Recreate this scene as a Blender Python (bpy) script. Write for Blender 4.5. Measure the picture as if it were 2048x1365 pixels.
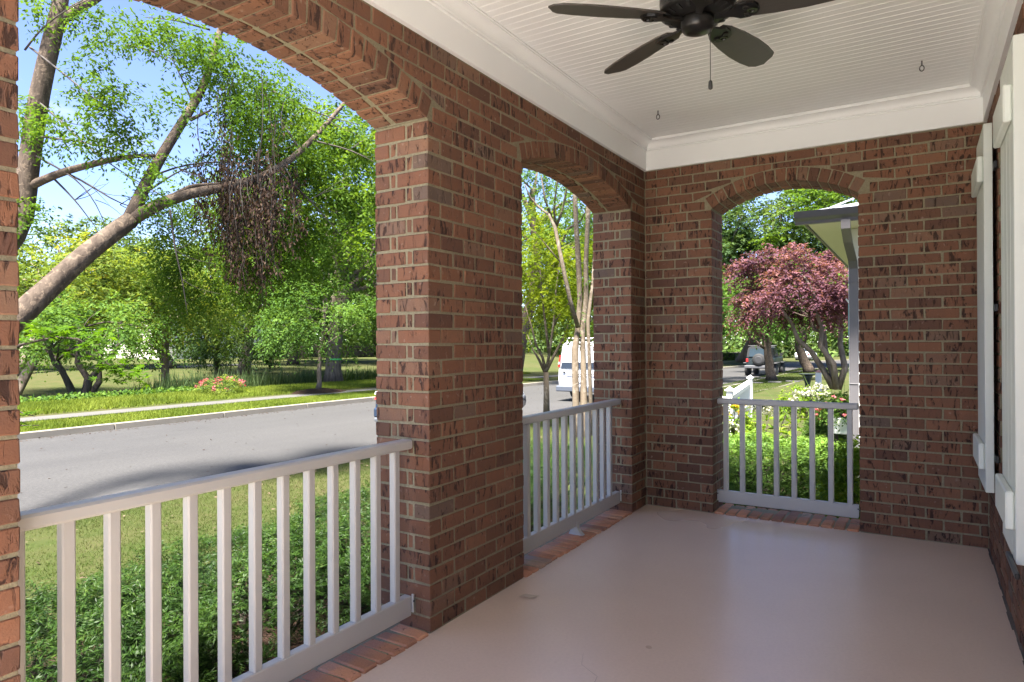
import bpy, math, random
import numpy as np
from mathutils import Matrix, Vector
random.seed(7); rng = np.random.default_rng(11)
C = bpy.context.scene.collection
for o in list(bpy.data.objects): bpy.data.objects.remove(o)
# ------------------------------------------------------------------ camera
CAM = np.array([1.9787, -5.3626, 1.374]); FPX = 1328.58
def _axes(yaw=0.5522, pitch=0.0020, roll=-0.0049):
    c, s = math.cos(yaw), math.sin(yaw); cp, sp = math.cos(pitch), math.sin(pitch)
    R0 = np.array([c, s, 0]); F = np.array([-s*cp, c*cp, sp]); U = np.array([s*sp, -c*sp, cp])
    cr, sr = math.cos(roll), math.sin(roll)
    return R0*cr+U*sr, -R0*sr+U*cr, F
AR, AU, AF = _axes()
cd = bpy.data.cameras.new('camera'); cam = bpy.data.objects.new('camera', cd); C.objects.link(cam)
cd.sensor_width = 36; cd.lens = FPX/2048*36; cd.clip_start = 0.05; cd.clip_end = 2000
M = Matrix.Identity(4)
for i in range(3):
    M[i][0] = AR[i]; M[i][1] = AU[i]; M[i][2] = -AF[i]; M[i][3] = CAM[i]
cam.matrix_world = M
sc = bpy.context.scene; sc.camera = cam
# ------------------------------------------------------------------ world, sun, exposure
SUN_EL, SUN_AZ = math.radians(67), math.radians(171)   # azimuth clockwise from +y: high summer sun behind the camera
w = bpy.data.worlds.new('World'); sc.world = w; w.use_nodes = True
nt = w.node_tree; nt.nodes.clear()
wo = nt.nodes.new('ShaderNodeOutputWorld'); bg = nt.nodes.new('ShaderNodeBackground')
sky = nt.nodes.new('ShaderNodeTexSky'); sky.sky_type = 'NISHITA'; sky.sun_disc = False
sky.sun_elevation = SUN_EL; sky.sun_rotation = SUN_AZ; sky.air_density = 0.7; sky.dust_density = 0.2; sky.ozone_density = 2.5
bg.inputs['Strength'].default_value = 0.05
tc = nt.nodes.new('ShaderNodeTexCoord'); mp = nt.nodes.new('ShaderNodeMapping'); mp.inputs['Scale'].default_value = (1.6, 1.6, 4.5); mp.inputs['Location'].default_value = (3.1, .7, 0)
nz = nt.nodes.new('ShaderNodeTexNoise'); nz.inputs['Scale'].default_value = 2.2; nz.inputs['Detail'].default_value = 8; nz.inputs['Roughness'].default_value = .58
rp = nt.nodes.new('ShaderNodeValToRGB'); rp.color_ramp.elements[0].position = .57; rp.color_ramp.elements[1].position = .78
rp.color_ramp.elements[1].color = (.6, .6, .6, 1)
mx = nt.nodes.new('ShaderNodeMix'); mx.data_type = 'RGBA'; mx.inputs['B'].default_value = (3.6, 3.7, 3.9, 1)
L = nt.links.new
L(tc.outputs['Generated'], mp.inputs['Vector']); L(mp.outputs[0], nz.inputs['Vector']); L(nz.outputs['Fac'], rp.inputs['Fac'])
L(rp.outputs['Color'], mx.inputs['Factor']); L(sky.outputs[0], mx.inputs['A']); tn = nt.nodes.new('ShaderNodeMix'); tn.data_type = 'RGBA'; tn.blend_type = 'MULTIPLY'; tn.inputs['Factor'].default_value = 1; tn.inputs['B'].default_value = (1.02, .94, 1.04, 1)
L(mx.outputs['Result'], tn.inputs['A']); L(tn.outputs['Result'], bg.inputs['Color']); L(bg.outputs[0], wo.inputs['Surface'])
sd = bpy.data.lights.new('sun', 'SUN'); sd.energy = 4.0; sd.angle = math.radians(11); sd.color = (1, .95, .88)
so = bpy.data.objects.new('sun', sd); C.objects.link(so)
sdir = Vector((math.sin(SUN_AZ)*math.cos(SUN_EL), math.cos(SUN_AZ)*math.cos(SUN_EL), math.sin(SUN_EL)))
so.rotation_euler = sdir.to_track_quat('Z', 'Y').to_euler(); so.location = (10, -10, 20)
vs = sc.view_settings; vs.view_transform = 'Standard'; vs.look = 'None'; vs.exposure = 3.1; vs.gamma = 1; vs.use_curve_mapping = False
sc.render.engine = 'CYCLES'
sc.cycles.max_bounces = 10; sc.cycles.diffuse_bounces = 6; sc.cycles.transparent_max_bounces = 8

# ------------------------------------------------------------------ helpers
def ray(u, v): return AF + AR*(u-1024)/FPX - AU*(v-682.5)/FPX
def P(u, v, d): return CAM + ray(u, v)*d                      # picture point at a distance along the view axis
def depth(p): return float((np.asarray(p, float)-CAM) @ AF)

class MB:
    def __init__(s): s.v = []; s.f = []; s.r = []
    def add(s, vs, fs, r=None):
        b = len(s.v); s.v.extend([tuple(map(float, x)) for x in vs])
        for f in fs: s.f.append(tuple(b+i for i in f)); s.r.append(0. if r is None else r)
    def box(s, lo, hi, r=None):
        x0, y0, z0 = lo; x1, y1, z1 = hi
        s.add([(x0,y0,z0),(x1,y0,z0),(x1,y1,z0),(x0,y1,z0),(x0,y0,z1),(x1,y0,z1),(x1,y1,z1),(x0,y1,z1)],
              [(0,3,2,1),(4,5,6,7),(0,1,5,4),(1,2,6,5),(2,3,7,6),(3,0,4,7)], r)
    def hexa(s, c8, ch=.004, jit=0., r=None):
        """chamfered hexahedron, corners in box order"""
        c8 = np.array(c8, float)
        if jit: c8 = c8 + rng.uniform(-jit, jit, c8.shape)
        F = [(0,3,2,1),(4,5,6,7),(0,1,5,4),(1,2,6,5),(2,3,7,6),(3,0,4,7)]
        idx = {}; vs = []
        for fi, f in enumerate(F):
            pts = c8[list(f)]
            for k in range(4):
                p = pts[k]; a = pts[(k+1) % 4]-p; b = pts[k-1]-p
                la, lb = np.linalg.norm(a)+1e-9, np.linalg.norm(b)+1e-9
                q = p + a/la*min(ch, la*.4) + b/lb*min(ch, lb*.4)
                idx[(fi, f[k])] = len(vs); vs.append(q)
        fs = [tuple(idx[(fi, c)] for c in f) for fi, f in enumerate(F)]
        em = {}
        for fi, f in enumerate(F):
            for k in range(4): em.setdefault(frozenset((f[k], f[(k+1) % 4])), []).append((fi, f[k], f[(k+1) % 4]))
        for (fa, a, b), (fb, _, _) in em.values(): fs.append((idx[(fa, b)], idx[(fa, a)], idx[(fb, a)], idx[(fb, b)]))
        for c in range(8):
            fl = [fi for fi, f in enumerate(F) if c in f]
            tri = [idx[(fi, c)] for fi in fl]
            n = np.cross(vs[tri[1]]-vs[tri[0]], vs[tri[2]]-vs[tri[0]])
            if n @ (c8[c]-c8.mean(0)) < 0: tri = tri[::-1]
            fs.append(tuple(tri))
        s.add(vs, fs, r)
    def bbox(s, lo, hi, ch=.004, jit=0., r=None):
        x0, y0, z0 = lo; x1, y1, z1 = hi
        s.hexa([(x0,y0,z0),(x1,y0,z0),(x1,y1,z0),(x0,y1,z0),(x0,y0,z1),(x1,y0,z1),(x1,y1,z1),(x0,y1,z1)], ch, jit, r)
    def tube(s, pts, rad, n=8, cap=True, r=None, wob=0.):
        pts = np.array(pts, float); m = len(pts)
        if np.isscalar(rad): rad = [rad]*m
        vs = []; t0 = None
        for i in range(m):
            t = pts[min(i+1, m-1)]-pts[max(i-1, 0)]; t = t/(np.linalg.norm(t)+1e-9)
            if t0 is None:
                a = np.cross(t, (0, 0, 1.) if abs(t[2]) < .9 else (1., 0, 0))
            else:
                a = a - t*(a @ t)
            a = a/(np.linalg.norm(a)+1e-9); b = np.cross(t, a); t0 = t
            for k in range(n):
                th = 2*math.pi*k/n; rr = rad[i]*(1+(random.uniform(-wob, wob) if wob else 0))
                vs.append(pts[i]+a*math.cos(th)*rr+b*math.sin(th)*rr)
        fs = []
        for i in range(m-1):
            for k in range(n):
                k2 = (k+1) % n; fs.append((i*n+k, i*n+k2, (i+1)*n+k2, (i+1)*n+k))
        if cap: fs.append(tuple(range(n))[::-1]); fs.append(tuple((m-1)*n+k for k in range(n)))
        s.add(vs, fs, r)
    def lathe(s, o, prof, n=24, ax=(0,0,1), r=None):
        o = np.array(o, float); ax = np.array(ax, float); ax /= np.linalg.norm(ax)
        a = np.cross(ax, (1., 0, 0) if abs(ax[0]) < .8 else (0, 1., 0)); a /= np.linalg.norm(a); b = np.cross(ax, a)
        vs = []; m = len(prof)
        for rr, z in prof:
            for k in range(n):
                th = 2*math.pi*k/n; vs.append(o+ax*z+(a*math.cos(th)+b*math.sin(th))*max(rr, 1e-4))
        fs = [(i*n+k, i*n+(k+1) % n, (i+1)*n+(k+1) % n, (i+1)*n+k) for i in range(m-1) for k in range(n)]
        fs.append(tuple(range(n))[::-1]); fs.append(tuple((m-1)*n+k for k in range(n)))
        s.add(vs, fs, r)
    def prism(s, poly, off, r=None):
        poly = [np.array(p, float) for p in poly]; off = np.array(off, float); n = len(poly)
        s.add(poly+[p+off for p in poly], [tuple(range(n))[::-1], tuple(range(n, 2*n))]+[(i, (i+1) % n, (i+1) % n+n, i+n) for i in range(n)], r)
    def mesh(s, name, smooth=False, rnd=False):
        me = bpy.data.meshes.new(name); me.from_pydata(s.v, [], s.f)
        if rnd:
            a = me.attributes.new('rnd', 'FLOAT', 'FACE'); a.data.foreach_set('value', s.r)
        if smooth: me.polygons.foreach_set('use_smooth', [True]*len(me.polygons))
        me.update(); return me
    def build(s, name, mat, parent=None, smooth=False, rnd=False, **kw):
        me = s.mesh(name, smooth, rnd); me.materials.append(mat); return link(name, me, parent, **kw)

def link(name, me, parent=None, label=None, cat=None, group=None, kind=None, loc=None):
    o = bpy.data.objects.new(name, me); C.objects.link(o)
    if loc is not None: o.location = loc
    if parent is not None: setparent(o, parent)
    tag(o, label, cat, group, kind); return o
LOC = {}
def wloc(o): return LOC.get(o.name, Vector((0, 0, 0)))
def setparent(o, p):
    o.parent = p; o.matrix_parent_inverse = Matrix.Translation(-wloc(p))
def tag(o, label=None, cat=None, group=None, kind=None):
    if label: o['label'] = label
    if cat: o['category'] = cat
    if group: o['group'] = group
    if kind: o['kind'] = kind
    return o
def thing(name, label, cat, loc=(0,0,0), group=None):
    o = bpy.data.objects.new(name, None); C.objects.link(o); o.location = loc; o.empty_display_size = .1
    LOC[o.name] = Vector([float(q) for q in loc]); return tag(o, label, cat, group)

# quad leaves, vectorised -------------------------------------------------------
def unit(a): return a/(np.linalg.norm(a, axis=-1, keepdims=True)+1e-9)
def rand_dir(n): return unit(rng.normal(size=(n, 3)))
def leaf_mesh(name, pos, d, nrm, ln, wd, rnd, fold=.0):
    n = len(pos); d = unit(d); side = unit(np.cross(d, nrm)); up = np.cross(side, d)
    ln = np.broadcast_to(ln, n)[:, None]; wd = np.broadcast_to(wd, n)[:, None]
    v = np.empty((n, 4, 3)); mid = pos+d*ln*.45
    v[:, 0] = pos; v[:, 1] = mid+side*wd*.5+up*wd*fold; v[:, 2] = pos+d*ln; v[:, 3] = mid-side*wd*.5+up*wd*fold
    return quads_mesh(name, v.reshape(-1, 3), n, rnd)
def quads_mesh(name, v, n, rnd, k=4):
    me = bpy.data.meshes.new(name); me.vertices.add(n*k); me.vertices.foreach_set('co', v.astype(np.float32).ravel())
    me.loops.add(n*k); me.loops.foreach_set('vertex_index', np.arange(n*k, dtype=np.int32))
    me.polygons.add(n); me.polygons.foreach_set('loop_start', np.arange(0, n*k, k, dtype=np.int32))
    try: me.polygons.foreach_set('loop_total', np.full(n, k, dtype=np.int32))
    except Exception: pass
    a = me.attributes.new('rnd', 'FLOAT', 'FACE'); a.data.foreach_set('value', np.asarray(rnd, np.float32))
    me.update(calc_edges=True); me.validate(); return me
def sprays(starts, dirs, length, k, ln, wd, droop=.5, crnd=None, spread=1.0):
    """k leaves set alternately along each twig"""
    T = len(starts); dirs = unit(dirs); length = np.broadcast_to(length, T)
    t = (np.arange(k)+.6)/k; t = t[None, :]+rng.uniform(-.5/k, .5/k, (T, k))
    pos = starts[:, None]+dirs[:, None]*(t*length[:, None])[..., None]
    pos[..., 2] -= droop*(t**2)*length[:, None]
    tang = dirs[:, None]+np.array([0, 0, -1.])*(2*droop*t)[..., None]
    side = unit(np.cross(dirs, np.array([0, 0, 1.])+.3*rng.normal(size=(T, 3))))[:, None]*np.where(np.arange(k) % 2, 1, -1)[None, :, None]
    ld = unit(tang*.6+side*spread+rng.normal(size=(T, k, 3))*.35+np.array([0, 0, -.25]))
    nr = unit(np.array([0, 0, 1.])+rng.normal(size=(T, k, 3))*.45)
    rr = (rng.uniform(0, 1, T) if crnd is None else crnd)[:, None]*.6+rng.uniform(0, .4, (T, k))
    return (pos.reshape(-1, 3), ld.reshape(-1, 3), nr.reshape(-1, 3), (ln*rng.uniform(.65, 1.2, (T, k))).ravel(), (wd*rng.uniform(.7, 1.2, (T, k))).ravel(), rr.ravel())
def cat(*ls): return tuple(np.concatenate(x) for x in zip(*ls))

# ------------------------------------------------------------------ materials
class N:
    def __init__(s, name):
        s.m = bpy.data.materials.new(name); s.m.use_nodes = True; s.t = s.m.node_tree; s.t.nodes.clear()
        s.o = s.n('ShaderNodeOutputMaterial')
    def n(s, ty, **kw):
        x = s.t.nodes.new(ty)
        for k, v in kw.items(): setattr(x, k, v)
        return x
    def put(s, inp, v):
        if hasattr(v, 'is_linked'): s.t.links.new(v, inp)
        elif hasattr(v, 'outputs'): s.t.links.new(v.outputs[0], inp)
        else: inp.default_value = (*v, 1) if isinstance(v, tuple) and len(v) == 3 and inp.type == 'RGBA' else v
    def noise(s, vec, scale, detail=4, rough=.55, dist=0.):
        x = s.n('ShaderNodeTexNoise'); s.put(x.inputs['Vector'], vec); x.inputs['Scale'].default_value = scale
        x.inputs['Detail'].default_value = detail; x.inputs['Roughness'].default_value = rough; x.inputs['Distortion'].default_value = dist; return x.outputs['Fac']
    def map(s, vec, sc): x = s.n('ShaderNodeMapping'); s.put(x.inputs['Vector'], vec); x.inputs['Scale'].default_value = sc; return x.outputs[0]
    def ramp(s, fac, stops):
        x = s.n('ShaderNodeValToRGB'); s.put(x.inputs['Fac'], fac); e = x.color_ramp.elements
        while len(e) < len(stops): e.new(.5)
        for q, (p, c) in zip(e, stops): q.position = p; q.color = (c, c, c, 1) if isinstance(c, (int, float)) else (*c, 1)
        return x.outputs['Color']
    def mix(s, f, a, b, mode='MIX'):
        x = s.n('ShaderNodeMix', data_type='RGBA', blend_type=mode); s.put(x.inputs['Factor'], f); s.put(x.inputs['A'], a); s.put(x.inputs['B'], b); return x.outputs['Result']
    def math(s, op, a, b=0.):
        x = s.n('ShaderNodeMath', operation=op); s.put(x.inputs[0], a); s.put(x.inputs[1], b); return x.outputs[0]
    def bump(s, h, st=.3, d=.01): x = s.n('ShaderNodeBump'); x.inputs['Strength'].default_value = st; x.inputs['Distance'].default_value = d; s.put(x.inputs['Height'], h); return x.outputs[0]
    def pos(s): return s.n('ShaderNodeNewGeometry').outputs['Position']
    def attr(s): return s.n('ShaderNodeAttribute', attribute_name='rnd').outputs['Fac']
    def orand(s): return s.n('ShaderNodeObjectInfo').outputs['Random']
    def bsdf(s, col, rough=.6, normal=None, spec=.5, **kw):
        b = s.n('ShaderNodeBsdfPrincipled'); s.put(b.inputs['Base Color'], col); s.put(b.inputs['Roughness'], rough)
        s.put(b.inputs['Specular IOR Level'], spec)
        if normal is not None: s.put(b.inputs['Normal'], normal)
        for k, v in kw.items(): s.put(b.inputs[k], v)
        s.t.links.new(b.outputs[0], s.o.inputs['Surface']); s.b = b; return s.m
def plain(name, col, rough=.5, nscale=30., amt=.12, bump=.1, spec=.5, **kw):
    k = N(name); p = k.pos(); f = k.noise(p, nscale, 5); g = k.noise(p, nscale*.13, 3)
    h = k.math('MULTIPLY', k.math('ADD', f, g), .5)
    c = k.mix(h, tuple(x*(1-amt) for x in col), tuple(min(1, x*(1+amt)) for x in col))
    return k.bsdf(c, rough, k.bump(f, bump, .004), spec, **kw)
def leafmat(name, stops, trans=.45, spec=.1, rough=.6):
    k = N(name); c = k.ramp(k.attr(), stops); b = k.n('ShaderNodeBsdfPrincipled'); k.put(b.inputs['Base Color'], c)
    b.inputs['Roughness'].default_value = rough; b.inputs['Specular IOR Level'].default_value = spec
    t = k.n('ShaderNodeBsdfTranslucent'); k.put(t.inputs['Color'], k.mix(1., c, (1.25, 1.15, .55), 'MULTIPLY'))
    x = k.n('ShaderNodeMixShader'); x.inputs[0].default_value = trans
    k.t.links.new(b.outputs[0], x.inputs[1]); k.t.links.new(t.outputs[0], x.inputs[2]); k.t.links.new(x.outputs[0], k.o.inputs['Surface']); return k.m
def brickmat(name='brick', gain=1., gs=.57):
    k = N(name); p = k.pos()
    r = k.math('FRACT', k.math('ADD', k.orand(), k.attr()))
    base = k.ramp(r, [(0, (.11,.056,.040)), (.15, (.145,.072,.046)), (.5, (.178,.084,.052)), (.75, (.205,.096,.057)), (.9, (.23,.115,.070)), (.97, (.185,.112,.078)), (1, (.125,.09,.072))])
    pv = k.map(p, (1, 1, .28)); r2 = k.math('MULTIPLY', k.math('SUBTRACT', k.math('FRACT', k.math('MULTIPLY', r, 17.3)), .55), .09); base = k.mix(1., base, (gain, gain*1.05, gain*1.05), 'MULTIPLY'); gash = k.math('ADD', k.noise(pv, 38, 4, .62, .7), r2); fine = k.noise(p, 160, 4, .6); blot = k.noise(p, 17, 4, .6)
    c = k.mix(k.ramp(blot, [(.35, 0.), (.75, .55)]), base, k.mix(1., base, (1.35, 1.15, .95), 'MULTIPLY'))
    c = k.mix(k.ramp(fine, [(.3, 0.), (.8, .35)]), c, (.10,.045,.035))
    c = k.mix(k.ramp(gash, [(gs, 0.), (gs+.05, .85)]), c, (.030,.016,.013))
    c = k.mix(k.ramp(k.noise(p, 31, 3, .5), [(.64, 0.), (.76, .4)]), c, (.40,.31,.25))
    h = k.math('SUBTRACT', k.math('MULTIPLY', fine, .5), k.math('MULTIPLY', k.ramp(gash, [(gs-.05, 0.), (gs+.06, 1.)]), 1.6))
    return k.bsdf(c, .85, k.bump(h, .75, .004), .25)
def mortarmat():
    k = N('mortar'); p = k.pos(); a = k.noise(p, 90, 5, .65); b = k.noise(p, 6, 4)
    c = k.mix(b, (.20,.178,.115), (.32,.285,.19)); c = k.mix(k.ramp(a, [(.3, .55), (.6, 0.)]), c, (.14,.122,.08))
    return k.bsdf(c, .95, k.bump(a, .8, .006), .15)
def floormat():
    k = N('floor_paint'); mp_ = k.n('ShaderNodeMapping'); k.put(mp_.inputs['Vector'], k.pos()); mp_.inputs['Location'].default_value = (.13, .41, .37); p = mp_.outputs[0]; a = k.noise(p, .8, 3, .5); w_ = k.noise(p, 3.4, 3, .5); g_ = k.noise(p, 70, 3, .6)
    c = k.mix(a, (.625,.495,.395), (.69,.56,.46)); c = k.mix(k.ramp(w_, [(.3, 0.), (.8, .3)]), c, (.55,.43,.345)); c = k.mix(k.ramp(g_, [(.3, .22), (.6, 0.)]), c, (.48,.37,.30))
    ro = k.ramp(a, [(.3, .25), (.7, .33)])
    return k.bsdf(c, ro, k.bump(g_, .12, .002), .6)
def asphalt():
    k = N('asphalt'); p = k.pos(); a = k.noise(p, 24, 5, .75); b = k.noise(k.map(p, (1, .15, 1)), .8, 6, .65); e = k.noise(p, .35, 5, .6); q = k.noise(p, 5, 6, .7)
    c = k.mix(b, (.040,.0385,.037), (.066,.0635,.0605)); c = k.mix(k.ramp(a, [(.38, .6), (.6, 0.)]), c, (.024,.0235,.023)); c = k.mix(k.ramp(a, [(.62, 0.), (.7, .5)]), c, (.095,.092,.088))
    c = k.mix(k.ramp(e, [(.5, 0.), (.7, .35)]), c, (.034,.033,.033)); c = k.mix(k.ramp(q, [(.58, 0.), (.75, .5)]), c, (.033,.032,.031))
    return k.bsdf(c, .85, k.bump(a, .5, .012), .3)
def grassground():
    k = N('lawn_ground'); p = k.pos(); a = k.noise(p, 1.4, 6, .65); b = k.noise(p, 40, 4, .7); s = k.noise(p, .11, 3)
    g = k.mix(b, (.020,.034,.007), (.048,.064,.014)); y = k.mix(b, (.055,.048,.020), (.085,.074,.034))
    c = k.mix(k.ramp(k.math('ADD', k.math('MULTIPLY', a, .6), k.math('MULTIPLY', s, .4)), [(.40, .05), (.62, .75)]), g, y)
    return k.bsdf(c, .95, k.bump(b, .8, .03), .1)
def concrete(name, col):
    k = N(name); p = k.pos(); a = k.noise(p, 3, 6, .65); b = k.noise(p, 120, 4)
    c = k.mix(a, tuple(x*.72 for x in col), tuple(x*1.15 for x in col)); c = k.mix(k.ramp(k.noise(k.map(p, (3, .5, 1)), 2, 6, .7), [(.55, 0.), (.7, .4)]), c, tuple(x*.45 for x in col))
    return k.bsdf(c, .9, k.bump(b, .4, .004), .2)
def barkmat(name, c0, c1, sc=9., stretch=.25, flake=None):
    k = N(name); p = k.pos(); a = k.noise(k.map(p, (1, 1, stretch)), sc, 6, .65, .6); b = k.noise(p, sc*4, 4)
    c = k.mix(k.ramp(a, [(.35, 0.), (.65, 1.)]), c0, c1)
    if flake: c = k.mix(k.ramp(k.noise(p, sc*1.3, 3, .5, 1.2), [(.56, 0.), (.6, .8)]), c, flake)
    return k.bsdf(c, .9, k.bump(k.math('ADD', a, k.math('MULTIPLY', b, .4)), .8, .02), .15)
def mulchmat(name, c0, c1):
    k = N(name); p = k.pos(); v = k.n('ShaderNodeTexVoronoi'); k.put(v.inputs['Vector'], k.map(p, (1, 2.2, 1))); v.inputs['Scale'].default_value = 38
    c = k.mix(v.outputs['Color'], c0, c1); return k.bsdf(c, .95, k.bump(v.outputs['Distance'], 1., .03), .1)
def bladematf():
    k = N('fan_blade'); p = k.pos(); a = k.noise(k.map(p, (3, 30, 30)), 3, 4); c = k.mix(a, (.035,.031,.028), (.06,.053,.047))
    return k.bsdf(c, .42, None, .5)
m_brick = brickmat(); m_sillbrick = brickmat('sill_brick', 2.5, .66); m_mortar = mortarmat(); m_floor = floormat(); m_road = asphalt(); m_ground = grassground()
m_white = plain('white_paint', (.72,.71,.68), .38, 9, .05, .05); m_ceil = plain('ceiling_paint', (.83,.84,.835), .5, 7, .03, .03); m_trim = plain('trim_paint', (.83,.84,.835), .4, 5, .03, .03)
m_shut = plain('shutter_paint', (.68,.72,.66), .4, 12, .05, .08); m_black = plain('black_iron', (.02,.02,.021), .38, 20, .2, .1)
m_fan = plain('fan_metal', (.016,.015,.0145), .3, 20, .2, .05, Metallic=.4); m_blade = bladematf()
m_glass = plain('dark_glass', (.015,.018,.02), .06, 4, .1, 0., .8); m_frame = plain('black_frame', (.012,.012,.012), .5, 12, .2, .05)
m_kerb = concrete('kerb_concrete', (.21,.19,.155)); m_walk = concrete('sidewalk_concrete', (.115,.10,.082)); m_walk2 = concrete('pale_paving', (.095,.091,.083))
m_mulch = mulchmat('dark_mulch', (.025,.015,.011), (.085,.052,.036)); m_mulch2 = mulchmat('pale_mulch', (.16,.10,.065), (.36,.25,.17))
m_bark = barkmat('elm_bark', (.05,.037,.028), (.105,.08,.06), 11, .3, (.15,.112,.08)); m_bark2 = barkmat('grey_bark', (.085,.066,.05), (.20,.16,.125), 9, .15)
m_crape = barkmat('smooth_peeling_bark', (.09,.068,.046), (.15,.12,.085), 6, .12, (.19,.16,.122)); m_dark = barkmat('dark_bark', (.03,.024,.02), (.075,.06,.05), 10, .3)
m_twig = plain('twig', (.045,.035,.028), .8, 20, .3, .2)
G = lambda a, b, c: [(0, a), (.5, b), (1, c)]
l_elm = leafmat('elm_leaf', [(0, (0.029,0.070,0.010)), (.5, (0.070,0.137,0.015)), (1, (0.132,0.207,0.021))], .5)
l_elm2 = leafmat('bluegreen_leaf', G((0.025,0.055,0.018), (0.050,0.095,0.030), (0.090,0.145,0.040)), .4)
l_yel = leafmat('yellowgreen_leaf', [(0, (0.054,0.090,0.016)), (.45, (0.112,0.167,0.028)), (.85, (0.197,0.242,0.036)), (.96, (0.306,0.278,0.045)), (1, (0.377,0.270,0.036))], .45)
l_lime = leafmat('lime_leaf', G((0.072,0.114,0.007), (0.132,0.186,0.011), (0.204,0.252,0.018)), .55)
l_green = leafmat('green_leaf', G((0.033,0.077,0.014), (0.072,0.143,0.024), (0.132,0.220,0.039)), .45)
l_far = leafmat('far_leaf', G((0.039,0.067,0.020), (0.078,0.129,0.034), (0.134,0.196,0.050)), .35)
l_red = leafmat('red_maple_leaf', [(0, (0.049,0.028,0.043)), (.4, (0.112,0.048,0.067)), (.75, (0.190,0.084,0.098)), (.93, (0.252,0.124,0.104)), (1, (0.287,0.177,0.082))], .4)
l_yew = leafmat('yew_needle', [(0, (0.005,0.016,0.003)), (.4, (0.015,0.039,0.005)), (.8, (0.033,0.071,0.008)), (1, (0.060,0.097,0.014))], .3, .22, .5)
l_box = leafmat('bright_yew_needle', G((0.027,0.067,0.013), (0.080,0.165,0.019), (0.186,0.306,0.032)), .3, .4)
l_brown = leafmat('dead_leaf', G((.022,.013,.010), (.045,.027,.020), (.085,.055,.038)), .3, .1, .8)
l_maple = leafmat('maple_leaf', G((0.042,0.098,0.006), (0.063,0.140,0.007), (0.091,0.182,0.010)), .55)
l_grass = leafmat('grass_blade', G((0.037,0.064,0.010), (0.060,0.088,0.016), (0.109,0.119,0.039)), .3, .15, .7)
l_verge = leafmat('verge_blade', G((0.080,0.122,0.013), (0.133,0.182,0.019), (0.194,0.236,0.035)), .35, .15, .7)
l_cat = leafmat('cattail_blade', G((0.030,0.060,0.018), (0.054,0.090,0.030), (0.096,0.132,0.054)), .35, .2, .6)
l_hyd = leafmat('hydrangea_leaf', G((0.069,0.137,0.011), (0.128,0.214,0.015), (0.206,0.292,0.028)), .45)
l_petal = leafmat('cream_petal', G((0.286,0.303,0.198), (0.396,0.402,0.319), (0.451,0.451,0.407)), .3); l_pink = leafmat('pink_petal', G((0.372,0.060,0.084), (0.432,0.096,0.120), (0.480,0.192,0.192)), .3)
l_gold = leafmat('gold_petal', G((0.432,0.216,0.006), (0.480,0.300,0.012), (0.510,0.360,0.036)), .3); l_vine = leafmat('lily_leaf', G((0.036,0.072,0.012), (0.066,0.114,0.021), (0.102,0.156,0.036)), .35)

# ------------------------------------------------------------------ setting: ground, road
NE = [(-80,-6.85), (9,-6.85), (18,-6.35), (26,-5.7), (40,-5.6), (52,-4.9), (60,-3.4), (75,1.5), (95,10), (140,34)]
FE = [(-80,-15.15), (13,-15.15), (26,-14.2), (40,-12.6), (52,-11.3), (60,-10.4), (75,-7.0), (95,.5), (140,23)]
ip = lambda T, y: float(np.interp(y, [a for a, _ in T], [b for _, b in T]))
YS = [-300, -80, -30, -15, -9, -6, -4, -2, 0, 2, 4, 6, 8, 10, 12, 14, 16, 18, 20, 23, 26, 30, 35, 40, 46, 52, 56, 60, 66, 75, 85, 95, 110, 140, 200, 400]
def drop(y): return float(np.interp(y, [10, 40, 90], [0, .08, .22]))
def gz(x, y):
    """height of the grass"""
    n, f = ip(NE, y), ip(FE, y); d = -drop(y)
    if x > n: return d+float(np.interp(x-n, [0, 2, 5.2, 6.2, 9.2], [-.66, -.60, -.46, -.42, -.36]))
    return d+float(np.interp(f-x, [0, 2.0, 3.4, 5.8, 7.6, 10, 16, 24, 34, 60, 140], [-.62, -.58, -.52, -.46, -.62, -1.25, -1.45, -1.15, -.58, -.3, .6]))
g = MB(); cols = []
for y in YS:
    n, f = ip(NE, y), ip(FE, y); xs = [n+400, n+60, n+20, n+12, n+9.2, n+7.2, n+6.2, n+5.2, n+4, n+3, n+2, n+1, n+.10]
    row = [(x, y, gz(max(x, n+.001), y)) for x in xs]+[(n+.02, y, -.86-drop(y)), (f-.02, y, -.86-drop(y))]
    row += [(f-q, y, gz(f-q, y)) for q in (.10, 1, 2, 3.4, 4.6, 5.8, 6.7, 7.6, 8.8, 10, 13, 16, 20, 24, 29, 34, 45, 60, 90, 140, 500)]
    cols.append(row)
m = len(cols[0]); vv = [p for r in cols for p in r]
g.add(vv, [(i*m+k, i*m+k+1, (i+1)*m+k+1, (i+1)*m+k) for i in range(len(cols)-1) for k in range(m-1)])
g.build('ground', m_ground, kind='structure', smooth=True)
g = MB(); vv = []
for y in YS:
    n, f = ip(NE, y), ip(FE, y)
    for q in np.linspace(0, 1, 6): vv.append((n+(f-n)*q, y, -.75-drop(y)+.05*math.sin(q*math.pi)))
g.add(vv, [(i*6+k, i*6+k+1, i*6+k+7, i*6+k+6) for i in range(len(YS)-1) for k in range(5)])
g.build('road', m_road, kind='structure', smooth=True)
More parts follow.
